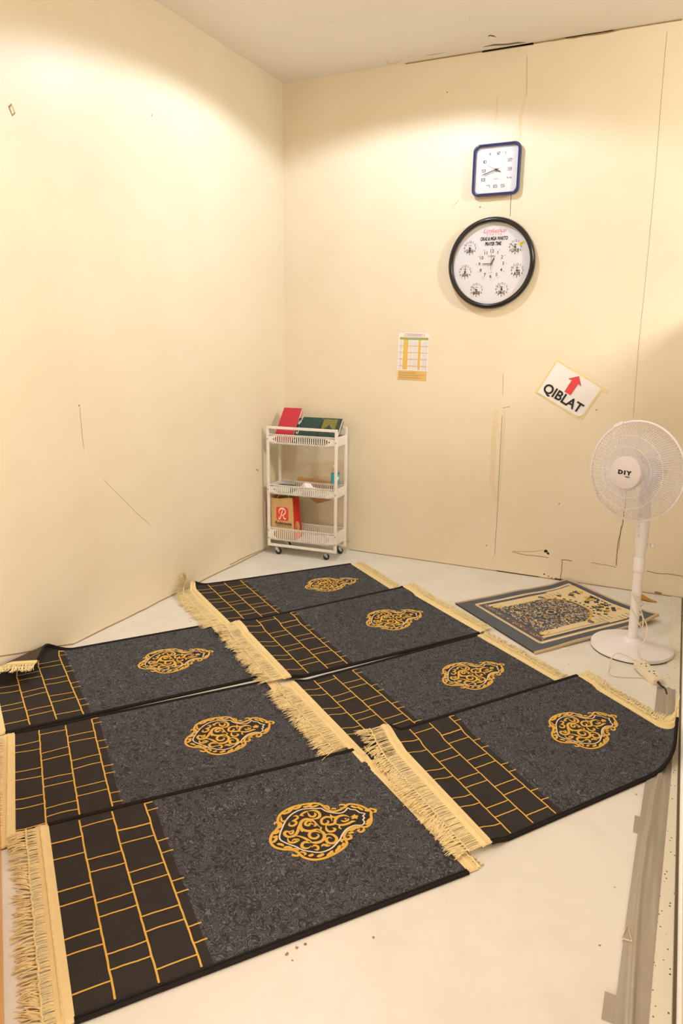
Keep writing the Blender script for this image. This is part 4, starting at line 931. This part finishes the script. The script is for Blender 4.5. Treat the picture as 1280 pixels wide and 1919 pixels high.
# ------------------------------------------------------------------ pedestal fan
FX, FY = 2.468, -.905
root = thing('pedestal_fan', (FX, FY, 0), 'white pedestal fan on a round base at the right of the room', 'fan')
T = Matrix.Translation((FX, FY, 0))
b = MB(); b.lathe([(0, .003), (.188, .003), (.192, .007), (.192, .016), (.189, .022), (.16, .028), (.10, .036), (.06, .044), (.045, .050), (.04, .058), (.034, .060), (0, .060)], 'plastic', 72, T); b.lathe([(.182, .0002), (.190, .0002), (.190, .006), (.182, .006)], 'rubber', 72, T); b.build('base', root, smooth='auto')
PTOP = Vector((FX - .02, FY + .01, .88))
def pole(z): t = z / .88; return Vector((FX - .016 * t, FY, z))
b = MB(); b.tube([pole(.05), pole(.445)], .0225, 'plastic', 24); b.build('pole', root, smooth='auto')
b = MB(); b.tube([pole(.40), pole(.402), pole(.462), pole(.470)], [.024, .0265, .0265, .023], 'plastic', 28); b.build('height_collar', root, smooth='auto')
b = MB(); b.tube([pole(z) for z in (.470, .50, .54, .60, .68, .74, .80)], [.0215, .0255, .029, .030, .030, .029, .026], 'plastic', 28); b.tube([pole(.80), pole(.86)], [.026, .022], 'plastic', 24); b.build('control_housing', root, smooth='auto')
for k in range(4):
    o = pole(.585 + k * .022) + Vector((-.017, -.0245, 0)); q = MB(); q.lathe([(0, .008), (.006, .007), (.0075, .003), (.0075, -.004)], 'plastic', 14, Matrix.Translation(o) @ frame_T((0, 0, 0), (.82, -.57, 0), (0, 0, 1)).to_3x3().to_4x4()); q.build('speed_button', root, smooth='auto')
b = MB(); o = pole(.535) + Vector((.028, .0, 0)); b.tube([o, o + Vector((.014, -.004, 0))], .006, 'plastic', 10); b.lathe([(0, .009), (.010, .007), (.014, 0), (.010, -.007), (0, -.009)], 'plastic', 18, Matrix.Translation(o + Vector((.024, -.006, 0))) @ Matrix.Rotation(PI / 2, 4, 'Y')); b.build('tilt_knob', root, smooth=True)
# head, turned to the viewer's left
AZ = math.radians(27); TILT = math.radians(2)
fd = Vector((-math.sin(AZ) * math.cos(TILT), -math.cos(AZ) * math.cos(TILT), math.sin(TILT)))
side = fd.cross(Vector((0, 0, 1))).normalized(); upv = side.cross(fd).normalized()
HCN = Vector((FX - .062, FY - .10, .896))            # centre of the grille plane
TH = Matrix(((side.x, upv.x, -fd.x, HCN.x), (side.y, upv.y, -fd.y, HCN.y), (side.z, upv.z, -fd.z, HCN.z), (0, 0, 0, 1)))
TH = Matrix(((side.x, -upv.x, fd.x, HCN.x), (side.y, -upv.y, fd.y, HCN.y), (side.z, -upv.z, fd.z, HCN.z), (0, 0, 0, 1)))   # local z = facing
GR = .227
b = MB(); b.lathe([(0, -.205), (.030, -.203), (.050, -.19), (.060, -.165), (.062, -.12), (.060, -.085), (.066, -.075), (.066, -.062), (0, -.062)], 'plastic', 40, TH)
b.box((-.022, .02, -.17), (.022, .09, -.105), 'plastic', TH); b.tube([TH @ Vector((0, -.055, -.145)), TH @ Vector((0, -.085, -.145))], .007, 'plastic', 12); b.tube([TH @ Vector((0, .08, -.135)), pole(.84)], [.02, .022], 'plastic', 18)
b.build('motor_housing', root, smooth='auto')
def cage(prof, nw, r, name, rings, hubr, hubz):
    g = MB()
    for k in range(nw):
        a_ = 2 * PI * k / nw; tw = .10
        g.tube([TH @ Vector((rr * math.cos(a_ + tw * (1 - i / (len(prof) - 1))), rr * math.sin(a_ + tw * (1 - i / (len(prof) - 1))), zz)) for i, (rr, zz) in enumerate(prof)], r, 'plastic', 4, cap=False)
    for rr, zz, rt in rings: g.tube([TH @ Vector((rr * math.cos(t), rr * math.sin(t), zz)) for t in [i * 2 * PI / 72 for i in range(72)]], rt, 'plastic', 5, closed=True)
    return g.build(name, root, smooth=True)
cage([(.070, .070), (.10, .076), (.15, .074), (.19, .056), (.214, .030), (.225, .006)], 110, .00115, 'front_grille', [(.115, .080, .0013), (.165, .070, .0013)], 0, 0)
cage([(.066, -.070), (.11, -.072), (.16, -.066), (.20, -.042), (.222, -.012), (.225, -.002)], 90, .00115, 'rear_grille', [(.10, -.072, .0013), (.15, -.068, .0013), (.19, -.050, .0013)], 0, 0)
b = MB(); b.tube([TH @ Vector((GR * math.cos(t), GR * math.sin(t), .002)) for t in [i * 2 * PI / 96 for i in range(96)]], .0052, 'plastic', 10, closed=True)
for t in (-1.08,):
    b.rbox((-.024, GR - .004, -.008), (.024, GR + .011, .014), 'plastic', .005, TH @ Matrix.Rotation(t - PI / 2, 4, 'Z'), ax=2)
b.build('grille_rim', root, smooth='auto')
b = MB(); b.lathe([(.070, .040), (.073, .046), (.0745, .085), (.0725, .0905), (.066, .0925), (0, .0935)], 'hubgrey', 56, TH)
Tt = TH @ Matrix.Translation((0, 0, .0926)) @ Matrix.Rotation(PI, 4, 'X') @ Matrix.Rotation(PI, 4, 'Z')
b.build('badge_cap', root, smooth='auto')
capo = root.children[-1] if False else [o for o in col.objects if o.name.startswith('badge_cap')][0]
Tt = Matrix(((side.x, upv.x, fd.x, 0), (side.y, upv.y, fd.y, 0), (side.z, upv.z, fd.z, 0), (0, 0, 0, 1)))
if Vector((side.x, side.y, side.z)).dot(RT) < 0: Tt = Matrix(((-side.x, upv.x, fd.x, 0), (-side.y, upv.y, fd.y, 0), (-side.z, upv.z, fd.z, 0), (0, 0, 0, 1)))
Tt.translation = HCN + fd * .0945
b = MB()
for ch, xo in (('D', -.021), ('I', 0), ('Y', .020)): b.text(ch, .024, 'ink', Tt @ Matrix.Translation((xo, 0, 0)), .07, 0, 1.3)
Tt = Tt @ Matrix.Translation((0, .002, 0)); b.line([(-.001, -.001), (0, -.001)], .001, 'ink', Tt); b.line([(.004, -.018), (.026, -.018)], .003, 'ink', Tt); b.line([(.006, -.0215), (.022, -.0215)], .001, 'ink', Tt)
o = b.build('lettering', capo); o['label'] = 'black lettering on the cap'
b = MB()
for k in range(5):
    a0 = 2 * PI * k / 5; vs = []; nr, na = 9, 7
    for i in range(nr + 1):
        rr = .034 + .155 * i / nr; wd = (.32 + .95 * math.sin(PI * min(1, .15 + .8 * i / nr)) ** .7) * (1 - .15 * i / nr)
        for j in range(na + 1):
            q = j / na - .5; a_ = a0 + wd * q * .78 + .25 * i / nr; zz = q * .05 * (1 - .35 * i / nr) + .008; vs.append(TH @ Vector((rr * math.cos(a_), rr * math.sin(a_), zz - .006)))
    b.add(vs, [(i * (na + 1) + j, (i + 1) * (na + 1) + j, (i + 1) * (na + 1) + j + 1, i * (na + 1) + j + 1) for i in range(nr) for j in range(na)], 'blade')  if 'blade' in M else None
M['blade'] = clear('translucent_fan_blade', (.93, .92, .93, 1), .1)
def blade_mat():
    m = bpy.data.materials.new('translucent_blade'); m.use_nodes = True; nt = m.node_tree; nt.nodes.clear()
    o_ = nt.nodes.new('ShaderNodeOutputMaterial'); t = nt.nodes.new('ShaderNodeBsdfTransparent'); p = nt.nodes.new('ShaderNodeBsdfPrincipled'); mx = nt.nodes.new('ShaderNodeMixShader')
    p.inputs['Base Color'].default_value = rgb(226, 220, 224); p.inputs['Roughness'].default_value = .25; mx.inputs[0].default_value = .3
    nt.links.new(t.outputs[0], mx.inputs[1]); nt.links.new(p.outputs[0], mx.inputs[2]); nt.links.new(mx.outputs[0], o_.inputs[0]); return m
M['blade'] = blade_mat()
b = MB(); b.lathe([(0, .055), (.030, .052), (.038, .040), (.040, -.03), (0, -.03)], 'plastic', 32, TH); hub = b.build('blade_hub', root, smooth='auto')
for k in range(5):
    b = MB(); a0 = 2 * PI * k / 5; vs = []; nr, na = 10, 7
    for i in range(nr + 1):
        rr = .036 + .158 * i / nr; wd = .55 + .62 * math.sin(PI * min(1, .12 + .70 * i / nr))
        for j in range(na + 1):
            q = j / na - .5; a_ = a0 + wd * q * .95 + .3 * i / nr; vs.append(TH @ Vector((rr * math.cos(a_), rr * math.sin(a_), q * .055 * (1 - .3 * i / nr))))
    b.add(vs, [(i * (na + 1) + j, (i + 1) * (na + 1) + j, (i + 1) * (na + 1) + j + 1, i * (na + 1) + j + 1) for i in range(nr) for j in range(na)], 'blade'); b.build('blade', root, smooth=True)
# mains lead wound round the pole and trailing to the extension socket
b = MB(); pts = []
for k in range(30):
    q = k / 29; a_ = -2.2 + q * 3.6; c_ = pole(.30 - .10 * q); r = .0255 + .012 * q; pts.append(c_ + Vector((r * math.cos(a_), r * math.sin(a_), 0)))
pts += [Vector((FX + .055, FY - .03, .15)), Vector((FX + .06, FY - .06, .09)), Vector((FX + .03, FY - .10, .05)), Vector((FX + .045, FY - .16, .032)), Vector((FX + .075, FY - .20, .034))]
b.tube(smooth_path(pts, 3), .0028, 'cable', 6)
pts = [pole(.22) + Vector((-.02, -.022, 0)), pole(.17) + Vector((.01, -.032, 0)), pole(.13) + Vector((.04, -.03, 0)), pole(.19) + Vector((.036, -.02, 0)), pole(.26) + Vector((.0, -.028, 0)), pole(.29) + Vector((-.02, -.02, 0))]
b.tube(smooth_path(pts, 5), .0028, 'cable', 6); b.build('power_cord', root, smooth=True)

# extension socket with its leads
S0 = Vector((2.556, -1.20, .016)); ang = math.radians(-57)
T = Matrix.Translation(S0) @ Matrix.Rotation(ang, 4, 'Z') @ Matrix.Rotation(.07, 4, 'Y')
root = thing('extension_socket', (S0.x, S0.y, 0), 'cream extension socket block lying against the front of the fan base', 'socket')
b = MB(); b.rbox((-.082, -.028, -.012), (.082, .028, .020), 'socket', .008, T); b.rbox((-.074, -.022, .018), (.074, .022, .0235), 'socket', .006, T)
for xo in (-.035, .032):
    for dx, dy in ((-.010, .011), (-.010, -.011), (.012, 0)): b.poly([(xo + dx + .0042 * math.cos(t), dy + .0042 * math.sin(t)) for t in [k * PI / 6 for k in range(12)]], 'ink', T @ Matrix.Translation((0, 0, .0240)))
b.poly([(.062 + .003 * math.cos(t), .003 * math.sin(t)) for t in [k * PI / 5 for k in range(10)]], 'ink', T @ Matrix.Translation((0, 0, .0240)))
b.build('socket_body', root, smooth='auto')
b = MB(); e0 = T @ Vector((-.080, 0, .006))
b.tube([T @ Vector((-.08, 0, .006)), T @ Vector((-.10, 0, .008))], [.009, .0065], 'socket', 10)
loop = [T @ Vector((-.10, 0, .008)), fl(1180, 1232, .035), fl(1160, 1224, .05), fl(1148, 1230, .04), fl(1141, 1252, .006), fl(1145, 1265, .004), fl(1180, 1269, .004), fl(1212, 1270, .004), fl(1225, 1277, .004)]
b.tube(smooth_path(loop, 6), .0028, 'cable', 6); b.build('white_lead', root, smooth=True)
b = MB(); b.tube(smooth_path([T @ Vector((.08, 0, .004)), T @ Vector((.105, -.002, .002)), fl(1246, 1290, .005), fl(1250, 1302, .004)], 5), [.006] * 4 + [.0042] * 12, 'bcable', 8); b.build('black_lead', root, smooth=True)

# silver tape along the partition
b = MB(); n = 160; rows = 25; vs = []
for i in range(n + 1):
    y = -1.29 - 2.3 * i / n; t = i / n
    lx = 2.598 - .028 * sstep(0, .8, t); rx = 2.672 - .034 * sstep(.1, .9, t)
    for j in range(rows):
        q = j / (rows - 1); z = .0036 + (.006 * max(0, noise.noise((q * 3 + y * 1.3, y * 2.2, 5))) + .007 * math.exp(-((q - .5 - .18 * math.sin(y * 3.1)) / .10) ** 2)) * math.sin(PI * q); vs.append((lx + (rx - lx) * q, y, z))
b.add(vs, [(i * rows + j, (i + 1) * rows + j, (i + 1) * rows + j + 1, i * rows + j + 1) for i in range(n) for j in range(rows - 1)], 'tapegrey')
b.add([Vector((x, y, .0004 if k % rows in (0, rows - 1) else .0032)) for k, (x, y, z) in enumerate(vs)], [(i * rows + j, (i + 1) * rows + j, (i + 1) * rows + j + 1, i * rows + j + 1) for i in range(n) for j in range(rows - 1)], 'tapegrey')
for ya, yb, wx in ((-2.36, -2.275, .013), (-3.06, -2.985, .024)): b.box((2.597 - .028 * sstep(0, .8, (-1.29 - ya) / 2.3) - wx, ya, .0004), (2.62 - .028 * sstep(0, .8, (-1.29 - ya) / 2.3), yb, .0032), 'tapegrey')
tag(b.build('floor_tape', smooth='auto', loc=(2.62, -2.4, 0)), 'wrinkled silver duct tape running along the floor track at the right', 'tape')
q = fl(1176, 1746, .006); b = MB(); b.tube([q + Vector((-.012, -.03, .001)), q + Vector((-.002, .02, .001)), q + Vector((.012, -.028, .001)), q + Vector((-.012, -.03, .001))], .0016, 'rope', 5); tag(b.build('thread', loc=q), 'stray cream thread on the silver floor tape', 'thread')

# ------------------------------------------------------------------ light
def lamp(kind, name, loc, energy, color, aim=None, **k):
    l = bpy.data.lights.new(name, kind); l.energy = energy; l.color = color
    for a_, v in k.items(): setattr(l, a_, v)
    o = bpy.data.objects.new(name, l); col.objects.link(o); o.location = loc
    if aim is not None: o.rotation_euler = (Vector(aim) - Vector(loc)).to_track_quat('-Z', 'Y').to_euler()
    return o
DAY = (.83, .92, 1.05)
lamp('SPOT', 'ceiling_downlight', (1.02, -1.08, 3.05), 64, DAY, (1.02, -1.08, 0), spot_size=math.radians(155), spot_blend=.2, shadow_soft_size=.045)
lamp('SPOT', 'ceiling_downlight', (1.45, -3.2, 3.05), 76, (1, .92, .82), (1.45, -3.2, 0), spot_size=math.radians(147), spot_blend=.3, shadow_soft_size=.07)
lamp('AREA', 'corridor_lamp', (4.15, -1.6, 3.02), 135, (1, .93, .80), (2.0, -1.3, 1.0), shape='RECTANGLE', size=.12, size_y=1.2)
lamp('AREA', 'ceiling_fill', (1.5, -5.0, .4), 58, (1, .90, .82), (1.5, -2.2, 3.08), shape='RECTANGLE', size=2.4, size_y=.6)  # added fill without a real fixture, brightens ceiling and walls from below
w = bpy.data.worlds.new('world'); scn.world = w; w.use_nodes = True
w.node_tree.nodes['Background'].inputs[0].default_value = (1, .86, .68, 1); w.node_tree.nodes['Background'].inputs[1].default_value = .12
vs_ = scn.view_settings; vs_.view_transform = 'Standard'; vs_.look = 'None'; vs_.exposure = -0.1; vs_.gamma = 1.0; vs_.use_curve_mapping = False
